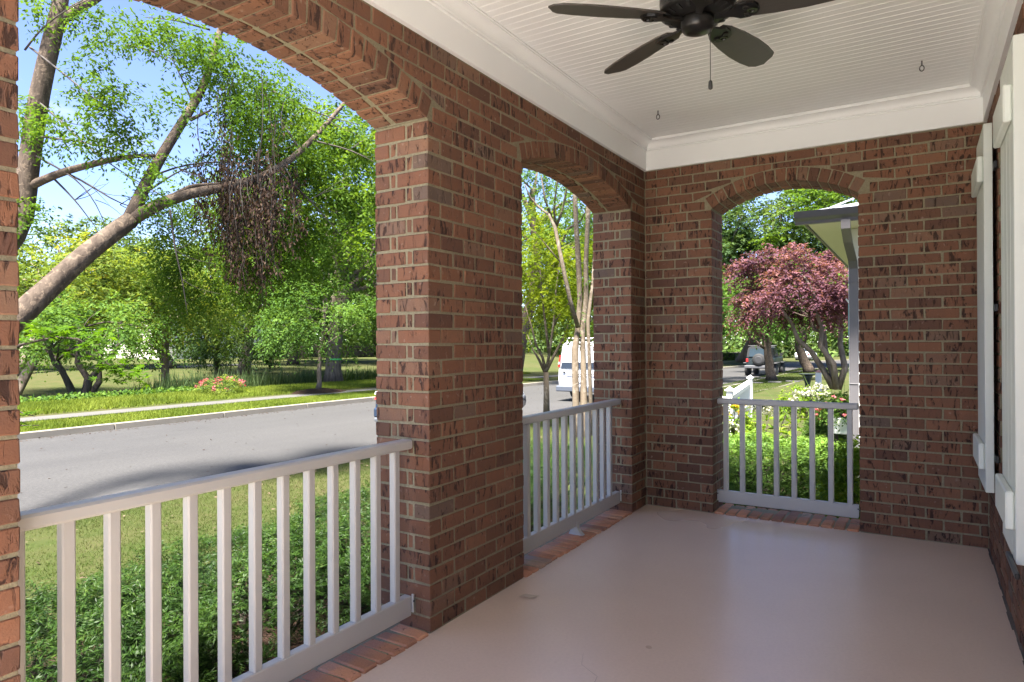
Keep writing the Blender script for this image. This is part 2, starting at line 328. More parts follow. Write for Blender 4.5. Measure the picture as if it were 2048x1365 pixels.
def kerb(T, sgn, h, wd):
    yy = -30.0; root = None
    kt = bpy.data.objects.new('kerb', None); C.objects.link(kt); tag(kt, kind='structure')
    while yy < 90:
        y0, y1 = yy, yy+3.05; b = MB()
        c = []
        for z in (-.9, h):
            for (y, s) in ((y0+.006, 0), (y0+.006, 1), (y1-.006, 1), (y1-.006, 0)):
                x = ip(T, y)+sgn*(s*wd+(.02 if (z == h and s == 0) else 0)); c.append((x, y, z-drop(y)))
        if sgn < 0: c = [c[0], c[3], c[2], c[1], c[4], c[7], c[6], c[5]]
        b.hexa(c, .015, .002); b.build('kerb_stone', m_kerb, kt); yy += 3.05
kerb(FE, -1, -.60, .17); kerb(NE, 1, -.645, .13)
def strip(name, T, a, b, z, mat, y0, y1, gap=1.5, kind='structure'):
    r = bpy.data.objects.new(name, None); C.objects.link(r); tag(r, kind=kind); yy = y0
    while yy < y1-.01:
        ye = min(yy+gap, y1); mb = MB(); c = []
        for dz in (-.1, .03):
            for (y, o) in ((yy+.004, a), (yy+.004, b), (ye-.004, b), (ye-.004, a)):
                c.append((ip(T, y)+o, y, z-drop(y)+dz))
        mb.hexa(c if a < b else [c[k] for k in (0,3,2,1,4,7,6,5)], .008, .0); mb.build('paving_slab', mat, r); yy = ye
strip('far_sidewalk', FE, -3.15, -2.0, -.57, m_walk2, -8, 40)
strip('sidewalk', NE, 2.35, 3.55, -.61, m_walk, 17.0, 62)
b = MB(); b.box((-6, -22, -.5), (9, -6.06, -.17)); b.build('bounce_paving', concrete('bounce_stone', (.72,.68,.61)), kind='structure')  # invented pale paving behind the camera, added to bounce sunlight into the porch
# brick edging along the near side of the road
ed = bpy.data.objects.new('brick_edging', None); C.objects.link(ed); tag(ed, kind='structure')
for i in range(110):
    y = -4+i*.215; b = MB(); n = ip(NE, y); b.bbox((n+.15, y, -.75), (n+.26, y+.198, -.628), .01, .004); b.build('brick', m_brick, ed)
# far parking lot seen between trunks
b = MB(); b.box((-72, 26, -.62), (-50.5, 35, -.565)); b.build('parking_lot', m_walk2, kind='structure')
# ------------------------------------------------------------------ the porch
W, H, CEIL, T = 2.352, 2.809, 3.05, .335
CO = H/37; JT = .0108
b = MB(); b.box((-.02, -6.05, -.36), (W+.2, .02, 0)); b.build('porch_floor', m_floor, kind='structure')
b = MB(); b.box((-T, -6.05, -.5), (-.022, .30, .009)); b.box((-.02, .022, -.5), (W+.2, .30, .009)); b.build('porch_footing', m_mortar, kind='structure')
# worn grout line where the floor meets the walls
b = MB()
for i in range(60):
    y = -.12*i; b.box((W-.006-random.uniform(0, .010), y-.12, -.01), (W+.01, y, .002+random.uniform(0, .003)))
b.build('floor_joint', plain('joint_grime', (.10,.088,.078), .9, 40, .4, .4), kind='structure')

brickmesh = {}
def brick_mesh(dx, dy, dz):
    key = (round(dx*250), round(dy*250), round(dz*250), random.randrange(4))
    if key not in brickmesh:
        b = MB(); b.bbox((-dx/2, -dy/2, -dz/2), (dx/2, dy/2, dz/2), .0035, .0022); me = b.mesh('brick'); me.materials.append(m_brick); brickmesh[key] = me
    return brickmesh[key]
class Wall:
    def __init__(s, root): s.root = root; s.items = []; s.special = []
    def box(s, lo, hi, mat=None): s.items.append(('b', np.array(lo, float), np.array(hi, float))) if mat is None else s.special.append((np.array(lo, float), np.array(hi, float), mat))
    def poly(s, c8): s.items.append(('p', np.array(c8, float), None))
    def finish(s, limit=300):
        def dist(it):
            c = (it[1]+it[2])/2 if it[0] == 'b' else it[1].mean(0)
            d = depth(c); q = c-CAM; u = 1024+FPX*(q@AR)/max(d, .1); v = 682-FPX*(q@AU)/max(d, .1)
            inside = d > .3 and -40 < u < 2090 and -40 < v < 1405
            return (0 if inside else 100)+abs(d)
        for a, c, mt in s.special:
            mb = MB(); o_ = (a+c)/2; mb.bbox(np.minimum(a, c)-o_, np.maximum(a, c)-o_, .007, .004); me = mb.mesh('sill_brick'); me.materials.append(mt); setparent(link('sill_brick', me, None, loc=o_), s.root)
        s.items.sort(key=dist); rest = MB()
        for i, (k, a, c) in enumerate(s.items):
            if k == 'b':
                a2, c2 = np.minimum(a, c), np.maximum(a, c)
                if i < limit:
                    d = c2-a2; o = bpy.data.objects.new('brick', brick_mesh(*d)); C.objects.link(o)
                    o.location = (a2+c2)/2+rng.uniform(-.0012, .0012, 3); setparent(o, s.root)
                else: rest.bbox(a2, c2, .0035, .0022, r=random.random())
            else:
                if i < limit:
                    o_ = a.mean(0); mb = MB(); mb.hexa(a-o_, .0035, .0018); me = mb.mesh('brick'); me.materials.append(m_brick)
                    o = bpy.data.objects.new('brick', me); C.objects.link(o); o.location = o_; setparent(o, s.root)
                else: rest.hexa(a, .0035, .0018, r=random.random())
        if rest.v: rest.build('brick', m_brick, s.root, rnd=True, kind='stuff')

class Arch:
    def __init__(s, s0, s1, spring, rise):
        s.s0, s.s1, s.sp, s.rise = s0, s1, spring, rise; h = (s1-s0)/2; s.c = (s0+s1)/2
        s.R = (h*h+rise*rise)/(2*rise); s.zc = spring+rise-s.R; s.ring = .098
        s.th = math.asin(h/s.R)
    def z(s, x, off=0.):
        d = (s.R+off)**2-(x-s.c)**2; return s.zc+math.sqrt(d) if d > 0 else -9
def put(axis, face, s, n, z):
    """wall coordinates (along, out of the wall, up) -> world; axis 'y': face x=const, along y, out +x; axis 'x': face y=const, along x, out -y"""
    return (face+n, s, z) if axis == 'y' else ((s, face-n, z))
def lay(wall, axis, face, spans, arches, ztop, s_min, s_max, nrow0=0):
    """running bond on a pierced wall: spans are the solid stretches below the springing"""
    sp = min([a.sp for a in arches]) if arches else 99
    rows = int(round(ztop/CO)); LB = .2032
    def bx(s0, s1, n0, n1, z0, z1): wall.box(put(axis, face, s0, n0, z0), put(axis, face, s1, n1, z1))
    for r in range(rows):
        z0, z1 = r*CO+JT*.5, (r+1)*CO-JT*.5; odd = (r+nrow0) % 2
        if z1 < sp+.001:
            for (a, b_, ja, jb) in spans:          # ja/jb: jamb with returns on that side
                lo, hi = a, b_; sa, sb = a, b_
                if ja:
                    fl, dl = ((.193, .092) if odd else (.092, .193)); bx(lo, lo+fl, 0, -dl, z0, z1); sa = lo+fl+JT
                    rest = -dl-JT
                    bx(lo+.002, lo+.06, rest, rest-.03, z0+.002, z1-.002); bx(lo, lo+(.092 if odd else .193), rest-.03-JT, -T, z0, z1)
                if jb:
                    fl, dl = ((.092, .193) if odd else (.193, .092)); bx(hi-fl, hi, 0, -dl, z0, z1); sb = hi-fl-JT
                    rest = -dl-JT
                    bx(hi-.06, hi-.002, rest, rest-.03, z0+.002, z1-.002); bx(hi-(.193 if odd else .092), hi, rest-.03-JT, -T, z0, z1)
                if sb-sa < .02: continue
                if not (ja and jb):                 # fixed module from the free end
                    pos = [sa]; q = (sa if ja else sb)
                    cuts = []
                    if ja:
                        q = sa
                        while q < sb-.03: cuts.append((q, min(q+.193, sb))); q += LB
                    elif jb:
                        q = sb
                        while q > sa+.03: cuts.append((max(q-.193, sa), q)); q -= LB
                    else:
                        q = sa-(LB/2 if odd else 0)
                        while q < sb: cuts.append((max(q, sa), min(q+.193, sb))); q += LB
                else:
                    k = max(1, round((sb-sa)/LB)); st = (sb-sa+JT)/k; cuts = [(sa+i*st, sa+i*st+st-JT) for i in range(k)]
                for c0, c1 in cuts:
                    if c1-c0 > .015: bx(c0+random.uniform(0, .002), c1-random.uniform(0, .002), random.uniform(-.002, .002), -.092, z0, z1)
        else:
            q = s_min-(LB/2 if odd else 0)
            while q < s_max:
                c0, c1 = max(q, s_min), min(q+.193, s_max); q += LB
                if c1-c0 < .02: continue
                segs = [(c0, c1)]
                hit = [a for a in arches if c1 > a.s0-.04 and c0 < a.s1+.04]
                if not hit: bx(c0, c1, random.uniform(-.002, .002), -.092, z0, z1); continue
                a = hit[0]; n = 9; xs = np.linspace(c0, c1, n)
                # extrados with radial springers
                def low(x):
                    e = a.z(x, a.ring+.009); se = (a.R+a.ring)*math.sin(a.th)
                    if abs(x-a.c) > se+.006:
                        return z0
                    if abs(x-a.c) > a.R*math.sin(a.th): pass
                    return max(z0, e)
                lows = [low(x) for x in xs]; run = []
                for x, lw in list(zip(xs, lows))+[(None, 9)]:
                    if x is not None and lw < z1-.012: run.append((x, lw))
                    else:
                        if len(run) >= 3:
                            if all(abs(l-z0) < 1e-6 for _, l in run): bx(run[0][0], run[-1][0], 0, -.092, z0, z1)
                            else:
                                x0, x1 = run[0][0], run[-1][0]; l0, l1 = run[0][1], run[-1][1]
                                mid = max(l for _, l in run)
                                c8 = [put(axis, face, x0, -.092, l0), put(axis, face, x1, -.092, l1), put(axis, face, x1, 0, l1), put(axis, face, x0, 0, l0),
                                      put(axis, face, x0, -.092, z1), put(axis, face, x1, -.092, z1), put(axis, face, x1, 0, z1), put(axis, face, x0, 0, z1)]
                                if axis == 'y': c8 = [c8[k] for k in (3,2,1,0,7,6,5,4)]
                                wall.poly(c8 if axis == 'y' else [c8[k] for k in (3,2,1,0,7,6,5,4)])
                        run = []
    for a in arches:
        arc = 2*a.th*a.R; k = max(5, round(arc/.0735)); st = 2*a.th/k; g_ = .0045/a.R
        for i in range(k):
            t0, t1 = -a.th+i*st+g_, -a.th+(i+1)*st-g_
            for (d0, d1) in (((0, -.193), (-.213, -T)) if i % 2 else ((0, -.193), (-.226, -T))):
                pr_ = random.uniform(-.002, .002) if d0 == 0 else 0
                c = []
                for rr in (a.R+.0, a.R+a.ring):
                    for (t, d) in ((t0, d0+pr_), (t1, d0+pr_), (t1, d1), (t0, d1)):
                        c.append(put(axis, face, a.c+rr*math.sin(t), d, a.zc+rr*math.cos(t)))
                wall.poly(c if axis == 'x' else [c[q] for q in (0,3,2,1,4,7,6,5)])
def core(root, axis, face, spans, arches, ztop, s_min, s_max, e=.0045):
    b = MB()
    def bx(s0, s1, z0, z1):
        p, q = np.array(put(axis, face, s0, -e, z0)), np.array(put(axis, face, s1, -T+e, z1)); b.box(np.minimum(p, q), np.maximum(p, q))
    sp = min([a.sp for a in arches]) if arches else ztop
    for (s0, s1, ja, jb) in spans: bx(s0+(e if ja else 0), s1-(e if jb else 0), -.3, sp)
    if arches:
        cuts = sorted([s_min, s_max]+[x for a in arches for x in (a.s0+e, a.s1-e)])
        for i in range(0, len(cuts)-1):
            s0, s1 = cuts[i], cuts[i+1]; mid = (s0+s1)/2; a = [a for a in arches if a.s0 < mid < a.s1]
            if not a: bx(s0, s1, sp, ztop)
            else:
                n = 28; xs = np.linspace(s0, s1, n+1); zs = [a[0].z(x, .006) for x in xs]
                for k in range(n):
                    poly = [put(axis, face, xs[k], -e, zs[k]), put(axis, face, xs[k+1], -e, zs[k+1]), put(axis, face, xs[k+1], -e, ztop), put(axis, face, xs[k], -e, ztop)]
                    off = np.array(put(axis, 0, 0, -(T-2*e), 0)); b.prism(poly, off)
    b.build('mortar', m_mortar, root)
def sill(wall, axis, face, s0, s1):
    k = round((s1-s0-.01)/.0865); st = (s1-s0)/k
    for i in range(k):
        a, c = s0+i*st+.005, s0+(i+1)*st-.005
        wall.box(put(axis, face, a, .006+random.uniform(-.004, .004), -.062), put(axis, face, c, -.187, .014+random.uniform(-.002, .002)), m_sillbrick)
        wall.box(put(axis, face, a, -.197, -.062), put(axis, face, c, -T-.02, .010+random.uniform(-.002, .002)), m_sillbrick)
# street-side arcade
aw = thing('arcade_wall', 'brown brick arcade wall with two segmental arches facing the street', 'wall', (-.17, -2.5, 0))
Y0, Y1, Y2, Y3 = -4.57, -2.90, -2.03, -.325
A1 = Arch(Y0, Y1, 32*CO+.006, .155); A2 = Arch(Y2, Y3, 32*CO+.006, .145)
spA = [(-5.5, Y0, False, True), (Y1, Y2, True, True), (Y3, -.001, True, False)]
core(aw, 'y', 0, [(-5.5, Y0, 0, 1), (Y1, Y2, 1, 1), (Y3, 0, 1, 0)], [A1, A2], H, -5.5, 0)
wl = Wall(aw); lay(wl, 'y', 0, spA, [A1, A2], H, -5.5, -.001); sill(wl, 'y', 0, Y0+.004, Y1-.004); sill(wl, 'y', 0, Y2+.004, Y3-.004); wl.finish()
# end wall
ew = thing('end_wall', 'brown brick wall at the end of the porch with one small arch', 'wall', (1.1, .17, 0))
A3 = Arch(.555, 1.597, 32*CO+.006, .15)
core(ew, 'x', 0, [(-T+.01, .555, 0, 1), (1.597, W+.2, 1, 0)], [A3], H, -T+.01, W+.2)
wl = Wall(ew); lay(wl, 'x', 0, [(.003, .555, False, True), (1.597, W-.002, True, False)], [A3], H, .003, W-.002, 1); sill(wl, 'x', 0, .559, 1.593); wl.finish()
b = MB()
for k in range(9):
    b.bbox((.58+k*.115, .002, -.01), (.69+k*.115, .013+random.uniform(0, .004), .004), .003, .003)
# house wall with a window
hw = thing('house_wall', 'brown brick house wall behind the pale shutters', 'wall', (W+.15, -2.5, 0))
WY0, WY1, WZ0, WZ1 = -1.62, -.72, .60, 2.52
b = MB()
for lo, hi in (((W+.0045, -5.7, -.3), (W+.3, WY0-.008, 3.2)), ((W+.0045, WY1+.008, -.3), (W+.3, .3, 3.2)), ((W+.0045, WY0-.008, -.3), (W+.3, WY1+.008, WZ0-.008)), ((W+.0045, WY0-.008, WZ1+.008), (W+.3, WY1+.008, 3.2))): b.box(lo, hi)
b.build('mortar', m_mortar, hw)
wl = Wall(hw)
for r in range(37):
    z0, z1 = r*CO+.005, (r+1)*CO-.005; q = -.003-(.1016 if r % 2 else 0)+.2032
    while q > -4.2:
        a, c = q-.193, min(q, -.003); q -= .2032
        if c-a < .02: continue
        segs = [(a, c)]
        if z1 > WZ0 and z0 < WZ1:
            segs = [(x, y) for x, y in ((a, min(c, WY0)), (max(a, WY1), c)) if y-x > .02]
        for x, y in segs: wl.box((W+random.uniform(-.002, .002), x, z0), (W+.092, y, z1))
wl.finish()
wn = thing('window', 'black framed window between the two pale shutters', 'window', (W+.08, (WY0+WY1)/2, WZ0))
b = MB(); b.box((W+.10, WY0, WZ0), (W+.11, WY1, WZ1)); b.build('pane', m_glass, wn)
b = MB()
for lo, hi in (((WY0, WZ0), (WY0+.06, WZ1)), ((WY1-.06, WZ0), (WY1, WZ1)), ((WY0+.061, WZ0), (WY1-.061, WZ0+.06)), ((WY0+.061, WZ1-.06), (WY1-.061, WZ1)), ((WY0+.061, 1.53), (WY1-.061, 1.58))): b.box((W+.03, lo[0], lo[1]), (W+.098, hi[0], hi[1]))
b.build('frame', m_frame, wn)

# ceiling ------------------------------------------------------------------
ce = bpy.data.objects.new('ceiling', None); C.objects.link(ce); tag(ce, kind='structure')
BW = .0575; b = MB()
prof = [(-BW/2+.0005, CEIL+.016), (-BW/2+.0003, CEIL+.0035), (-BW/2+.003, CEIL), (BW/2-.003, CEIL), (BW/2-.0003, CEIL+.0035), (BW/2-.0005, CEIL+.016)]
b.prism([(.03, y, z) for y, z in prof], (W-.06, 0, 0)); bm_ = b.mesh('board'); bm_.materials.append(m_ceil)
for i in range(99):
    o = bpy.data.objects.new('board', bm_); C.objects.link(o); o.location = (0, -.03-BW/2-i*BW, random.uniform(-.0004, .0004)); setparent(o, ce)
b = MB(); b.box((-.55, -5.8, CEIL+.02), (W+4, .55, CEIL+.22)); b.build('roof_deck', m_trim, ce)
def sweep(name, prof):
    YB = -5.78
    ch = []
    for (d, z) in prof: ch.append([(d, YB, z), (d, -d, z), (W-d, -d, z), (W-d, YB, z)])
    for k in range(3):
        mb = MB(); n = len(prof); vs = []
        for c in ch: vs += [c[k], c[k+1]]
        mb.add(vs, [(2*i, 2*i+1, 2*i+3, 2*i+2) for i in range(n-1)]); mb.build(name, m_trim, ce)
sweep('frieze_board', [(-.02, H), (.020, H), (.020, H+.004), (.020, 2.972)])
cv = [(.020, 2.970), (.032, 2.970), (.034, 2.976), (.030, 2.982)]
for i in range(9):
    t = i/8*math.pi/2; cv.append((.036+.050*(1-math.cos(t)), 2.986+.046*math.sin(t)))
cv += [(.092, 3.033), (.094, 3.040), (.100, 3.042), (.100, CEIL+.004)]
sweep('crown_moulding', cv)
b = MB(); b.box((-.5, -5.78, H+.001), (-.008, .5, CEIL+.02)); b.box((-.008, .008, H+.001), (W+.3, .5, CEIL+.02)); b.build('roof_beam', m_trim, ce)
for nm, (x, y), lab in (('swing_hook', (.36, -.70), 'small screw hook in the ceiling beside the street arcade'), ('swing_hook', (1.99, -.68), 'small screw hook in the ceiling near the shuttered house wall')):
    t = thing(nm, lab, 'hook', (x, y, CEIL), 'hooks in the porch ceiling'); b = MB()
    b.tube([(x, y, CEIL), (x, y, CEIL-.03)], .0035, 8); b.build('shank', m_black, t)
    b = MB(); b.tube([(x+.012*math.sin(a), y, CEIL-.045+.017*math.cos(a)) for a in np.linspace(0, 2*math.pi, 14)], .003, 6); b.build('eye', m_black, t, smooth=True)

# ceiling fan --------------------------------------------------------------
FX, FY = 1.172, -2.53
fan = thing('ceiling_fan', 'dark bronze five blade ceiling fan with pull chain hanging from white ceiling', 'fan', (FX, FY, CEIL))
b = MB(); b.lathe((FX, FY, 0), [(.012, CEIL), (.062, CEIL-.002), (.066, CEIL-.02), (.05, CEIL-.05), (.02, CEIL-.06)]); b.build('canopy', m_fan, fan, smooth=True)
b = MB(); b.tube([(FX, FY, CEIL-.05), (FX, FY, 2.93)], .013, 12); b.build('downrod', m_fan, fan, smooth=True)
b = MB(); b.lathe((FX, FY, 0), [(.02, 2.945), (.06, 2.94), (.11, 2.92), (.145, 2.89), (.158, 2.85), (.158, 2.82), (.15, 2.80), (.16, 2.795), (.16, 2.782), (.14, 2.77), (.10, 2.757), (.05, 2.752)], 40)
mh = b.build('motor_housing', m_fan, fan, smooth=True)
for k in range(20):
    a = k/20*2*math.pi; b = MB(); ca, sa = math.cos(a), math.sin(a); w_ = .006
    pts = [(FX+ca*r-sa*s, FY+sa*r+ca*s, z) for r, s, z in ((.115, -w_, 2.7605), (.115, w_, 2.7605), (.143, w_, 2.770), (.143, -w_, 2.770))]
    b.prism(pts, (0, 0, -.004)); b.build('vent_slot', m_white if k % 2 == 9 else m_frame, mh)
b = MB(); b.lathe((FX, FY, 0), [(.04, 2.76), (.066, 2.755), (.069, 2.74), (.069, 2.715), (.062, 2.702), (.04, 2.692), (.006, 2.689)], 28); b.build('switch_cup', m_fan, fan, smooth=True)
for k, ang in enumerate((220, 148, 76, 4, -68)):
    a = math.radians(ang); ca, sa = math.cos(a), math.sin(a); pt = math.radians(-12)
    def tr(r, s, z):
        s2, z2 = s*math.cos(pt)-z*math.sin(pt), s*math.sin(pt)+z*math.cos(pt)
        return (FX+ca*r-sa*s2, FY+sa*r+ca*s2, 2.752+z2)
    prof = [(.155, .038), (.20, .056), (.30, .070), (.42, .078), (.52, .076), (.60, .066), (.635, .046), (.652, .010)]
    up = [(r, s) for r, s in prof]; dn = [(r-.012*(i > 5), -s) for i, (r, s) in enumerate(prof)][::-1]
    outl = up+dn; b = MB(); n = len(outl)
    b.add([tr(r, s, 0) for r, s in outl]+[tr(r, s, .007) for r, s in outl], [tuple(range(n)), tuple(range(n, 2*n))[::-1]]+[(i, i+n, (i+1) % n+n, (i+1) % n) for i in range(n)])
    bl = b.build('blade', m_blade, fan)
    b = MB(); ir = [(.07, .014), (.12, .016), (.145, .026), (.17, .044), (.205, .046), (.235, .034), (.248, .012)]; outl = ir+[(r, -s) for r, s in ir[::-1]]; n = len(outl)
    b.add([tr(r, s, -.012) for r, s in outl]+[tr(r, s, -.001) for r, s in outl], [tuple(range(n)), tuple(range(n, 2*n))[::-1]]+[(i, i+n, (i+1) % n+n, (i+1) % n) for i in range(n)])
    for s in (-.022, .022):
        b.lathe(tr(.20, s, -.012), [(.013, 0), (.014, -.004), (.009, -.007)], 12, (tr(0,0,1)[0]-tr(0,0,0)[0], tr(0,0,1)[1]-tr(0,0,0)[1], tr(0,0,1)[2]-tr(0,0,0)[2]))
    b.lathe(tr(.222, 0, -.012), [(.020, 0), (.021, -.006), (.012, -.006), (.010, -.001)], 16)
    b.build('blade_iron', m_fan, bl, smooth=False)
b = MB(); px, py = FX+.052, FY+.005; b.tube([(px, py, 2.70), (px, py, 2.478)], .0016, 6); pc = b.build('pull_chain', m_black, fan)
b = MB(); b.lathe((px, py, 0), [(.003, 2.480), (.0075, 2.474), (.009, 2.455), (.0085, 2.445), (.003, 2.440)], 14); b.build('fob', m_black, pc, smooth=True)

# railings -----------------------------------------------------------------
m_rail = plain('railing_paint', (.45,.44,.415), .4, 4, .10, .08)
def railing(label, axis, face, s0, s1, bal, foot=None, brk=True):
    mid = (s0+s1)/2; c0 = put(axis, face, mid, 0, 0); rt = thing('porch_railing', label, 'railing', c0, 'white railings in the porch arches')
    def bx(name, a0, a1, n0, n1, z0, z1, par=rt, mat=m_rail, ch=.005):
        p, q = np.array(put(axis, face, a0, n0, z0)), np.array(put(axis, face, a1, n1, z1)); mb = MB(); mb.bbox(np.minimum(p, q), np.maximum(p, q), ch); return mb.build(name, mat, par)
    tr_ = bx('top_rail', s0, s1, -.034, .034, .868, .912, ch=.008)
    br = bx('bottom_rail', s0+.004, s1-.004, -.021, .021, .072, .168, ch=.004)
    for q in bal: bx('baluster', q-.0185, q+.0185, -.0185, .0185, .165, .872)
    for q, sg in ((s0, 1), (s1, -1)):
        k = bx('rail_bracket', q-.001*sg, q+.007*sg, .022, .034, .09, .176, par=br, ch=.001)
        bx('screw', q+.0005*sg, q+.0085*sg, .0345, .037, .14, .15, par=br, mat=m_black, ch=.001)
    if foot is not None:
        pf = [(-.012, .070), (.018, .100), (.030, .104), (.030, .06), (.045, .034), (.072, .012), (-.04, .012), (-.03, .035)]
        mb = MB(); mb.prism([put(axis, face, foot-.02, n, z) for n, z in pf], np.array(put(axis, 0, .04, 0, 0))); mb.build('support_foot', m_rail, rt)
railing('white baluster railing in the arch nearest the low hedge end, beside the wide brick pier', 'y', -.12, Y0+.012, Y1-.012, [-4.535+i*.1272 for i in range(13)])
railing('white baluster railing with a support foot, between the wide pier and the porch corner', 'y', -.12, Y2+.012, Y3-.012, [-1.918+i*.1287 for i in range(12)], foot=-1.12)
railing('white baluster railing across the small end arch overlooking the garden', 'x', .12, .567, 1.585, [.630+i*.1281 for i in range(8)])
bx_ = None
# shutters -----------------------------------------------------------------
def shutter(label, y0, y1, z0, z1):
    rt = thing('shutter', label, 'shutter', (2.31, (y0+y1)/2, z0), 'board shutters on the house wall'); x0, x1 = 2.288, 2.330
    k = 4; st = (y1-y0)/k
    for i in range(k):
        mb = MB(); mb.bbox((x0, y0+i*st+.0012, z0), (x1, y0+(i+1)*st-.0012, z1), .003); mb.build('board', m_shut, rt)
    for zc in (z0+.20, z1-.25):
        mb = MB(); mb.bbox((x0-.03, y0+.035, zc-.075), (x0-.001, y1-.035, zc+.075), .006); mb.build('batten', m_shut, rt)
    for zc in (z0+.20, z1-.25, (z0+z1)/2):
        yy = y0 if y0 > -1 else y1
        mb = MB(); mb.bbox((x1+.002, yy-.05, zc-.02), (x1+.018, yy+.05, zc+.02), .002); mb.build('hinge', m_black, rt)
    return rt
shutter('pale green board shutter beside the end wall', -.70, -.13, .50, 2.615)
shutter('pale green board shutter on the far side of the black window from the end wall', -2.14, -1.64, .50, 2.56)
dg = thing('shutter_dog', 'black iron shutter holdback on the house wall below a shutter', 'shutter dog', (W, -2.0, .5))
mb = MB(); mb.tube([(W, -2.02, .50), (2.30, -2.02, .50), (2.285, -2.02, .50)], .008, 8); mb.build('pin', m_black, dg)
mb = MB(); mb.bbox((2.268, -2.30, .488), (2.284, -1.98, .510), .004); mb.build('bar', m_black, dg)
mb = MB(); mb.tube([(W-.006, -1.72, .50), (W-.008, -1.84, .44), (W-.006, -1.95, .33), (W-.008, -2.15, .20), (W-.006, -2.4, .06)], .005, 6); mb.build('cable', m_black, None, label='thin black cable running down the house wall below the shutter', cat='cable')
b = MB(); cp = [(.95,-3.62), (1.0,-3.52), (.97,-3.44), (1.03,-3.36), (1.0,-3.24), (.93,-3.15), (.95,-3.05), (.86,-2.96), (.84,-2.86), (.74,-2.80), (.70,-2.70)]
vs = []
for i, (x, y) in enumerate(cp): w_ = .0011*(1-abs(i-5)/6); vs += [(x-w_, y-w_, .0012), (x+w_, y+w_, .0012)]
b.add(vs, [(2*i, 2*i+1, 2*i+3, 2*i+2) for i in range(len(cp)-1)]); b.build('floor_crack', plain('crack', (.26,.20,.165), .9), kind='structure')
# dry leaf on the floor
mb = MB(); x, y = -0.02+.16, -2.19
mb.add([(.12,-2.30,.004), (.15,-2.27,.016), (.20,-2.25,.010), (.235,-2.262,.018), (.19,-2.285,.006), (.15,-2.30,.012)], [(0,1,5), (1,2,4,5), (2,3,4)])
mb.build('dry_leaf', plain('dry_leaf', (.52,.44,.34), .8), label='small pale dry leaf lying on the porch floor by the wide pier', cat='leaf')

#@@GARDEN
# ------------------------------------------------------------------ vegetation tools
def blob_twigs(center, rad, ncl, ntw, clr, flat=.65, low=-.75, shell=.4):
    center = np.array(center, float); rad = np.array(rad, float)
    d = rand_dir(ncl*3); d = d[d[:, 2] > low][:ncl]; ncl = len(d)
    cc = center+d*rad*(rng.uniform(shell**2, 1, ncl)**.5)[:, None]
    cr = rng.uniform(.6, 1.3, ncl)*clr
    st = cc[:, None]+rand_dir(ncl*ntw).reshape(ncl, ntw, 3)*(rng.uniform(.05, 1, (ncl, ntw))**.6)[..., None]*cr[:, None, None]*np.array([1, 1, flat])
    out = unit((st-center)/rad)+rng.normal(size=st.shape)*.45+unit(st-cc[:, None])*.6
    cz = np.repeat(rng.uniform(0, 1, ncl), ntw)
    return st.reshape(-1, 3), out.reshape(-1, 3), cz, cc
def limb(a, b, sag=0., n=6, wob=.05):
    a, b = np.array(a, float), np.array(b, float); t = np.linspace(0, 1, n)[:, None]; p = a+(b-a)*t
    ln = np.linalg.norm(b-a); p[1:-1] += rng.normal(size=(n-2, 3))*wob*ln*.5; p[:, 2] += sag*ln*np.sin(t[:, 0]*math.pi); return p
def tree(name, label, base, fork, center, rad, tr, bark, leaf, ncl=40, ntw=16, k=9, ln=.12, wd=.06, tl=.7, clr=1.0, limbs=12, group=None, stems=1, droop=.45, low=-.75, shell=.4, multi=None, lr=.45):
    base = np.array(base, float); rt = thing(name, label, 'tree', base, group); ntw = int(ntw*1.8); ln *= 1.3; wd *= 1.35
    st, d, cz, cc = blob_twigs(center, rad, ncl, ntw, clr, low=low, shell=shell)
    b = MB()
    if multi:
        for q in range(multi):
            a = 2*math.pi*q/multi+rng.uniform(-.3, .3); tip = np.array(center)+np.array([math.cos(a)*rad[0]*.6, math.sin(a)*rad[1]*.6, rng.uniform(-.3, .5)*rad[2]])
            pts = limb(base+np.array([math.cos(a), math.sin(a), 0])*tr*.6, tip, .12, 8, .05); b.tube(pts, np.linspace(tr, tr*.22, 8), 8)
            for c in cc[rng.permutation(len(cc))[:limbs//multi+1]]: b.tube(limb(pts[4+q % 3], c, .05, 6, .06), np.linspace(tr*.3, .012, 6), 5)
    else:
        fork = np.array(fork, float); top = np.array(center)+np.array([0, 0, rad[2]*.45])
        pts = np.concatenate([limb(base, fork, 0, 6, .02), limb(fork, top, 0, 6, .05)[1:]])
        rr = np.concatenate([np.linspace(tr*1.12, tr*.85, 6), np.linspace(tr*.8, tr*.15, 5)]); rr[0] = tr*1.45; b.tube(pts, rr, 10, wob=.04)
        for i, c in enumerate(cc[rng.permutation(len(cc))[:limbs]]):
            s = pts[5+i % 4]; b.tube(limb(s, c, .06, 7, .05), np.linspace(tr*lr, .015, 7), 6)
    b.build('trunk', bark, rt, smooth=True)
    me = leaf_mesh('crown', *sprays(st, d, tl*rng.uniform(.6, 1.2, len(st)), k, ln, wd, droop, cz)); me.materials.append(leaf); link('crown', me, rt)
    return rt
def g3(x, y, dz=0.): return np.array([x, y, gz(x, y)+dz])
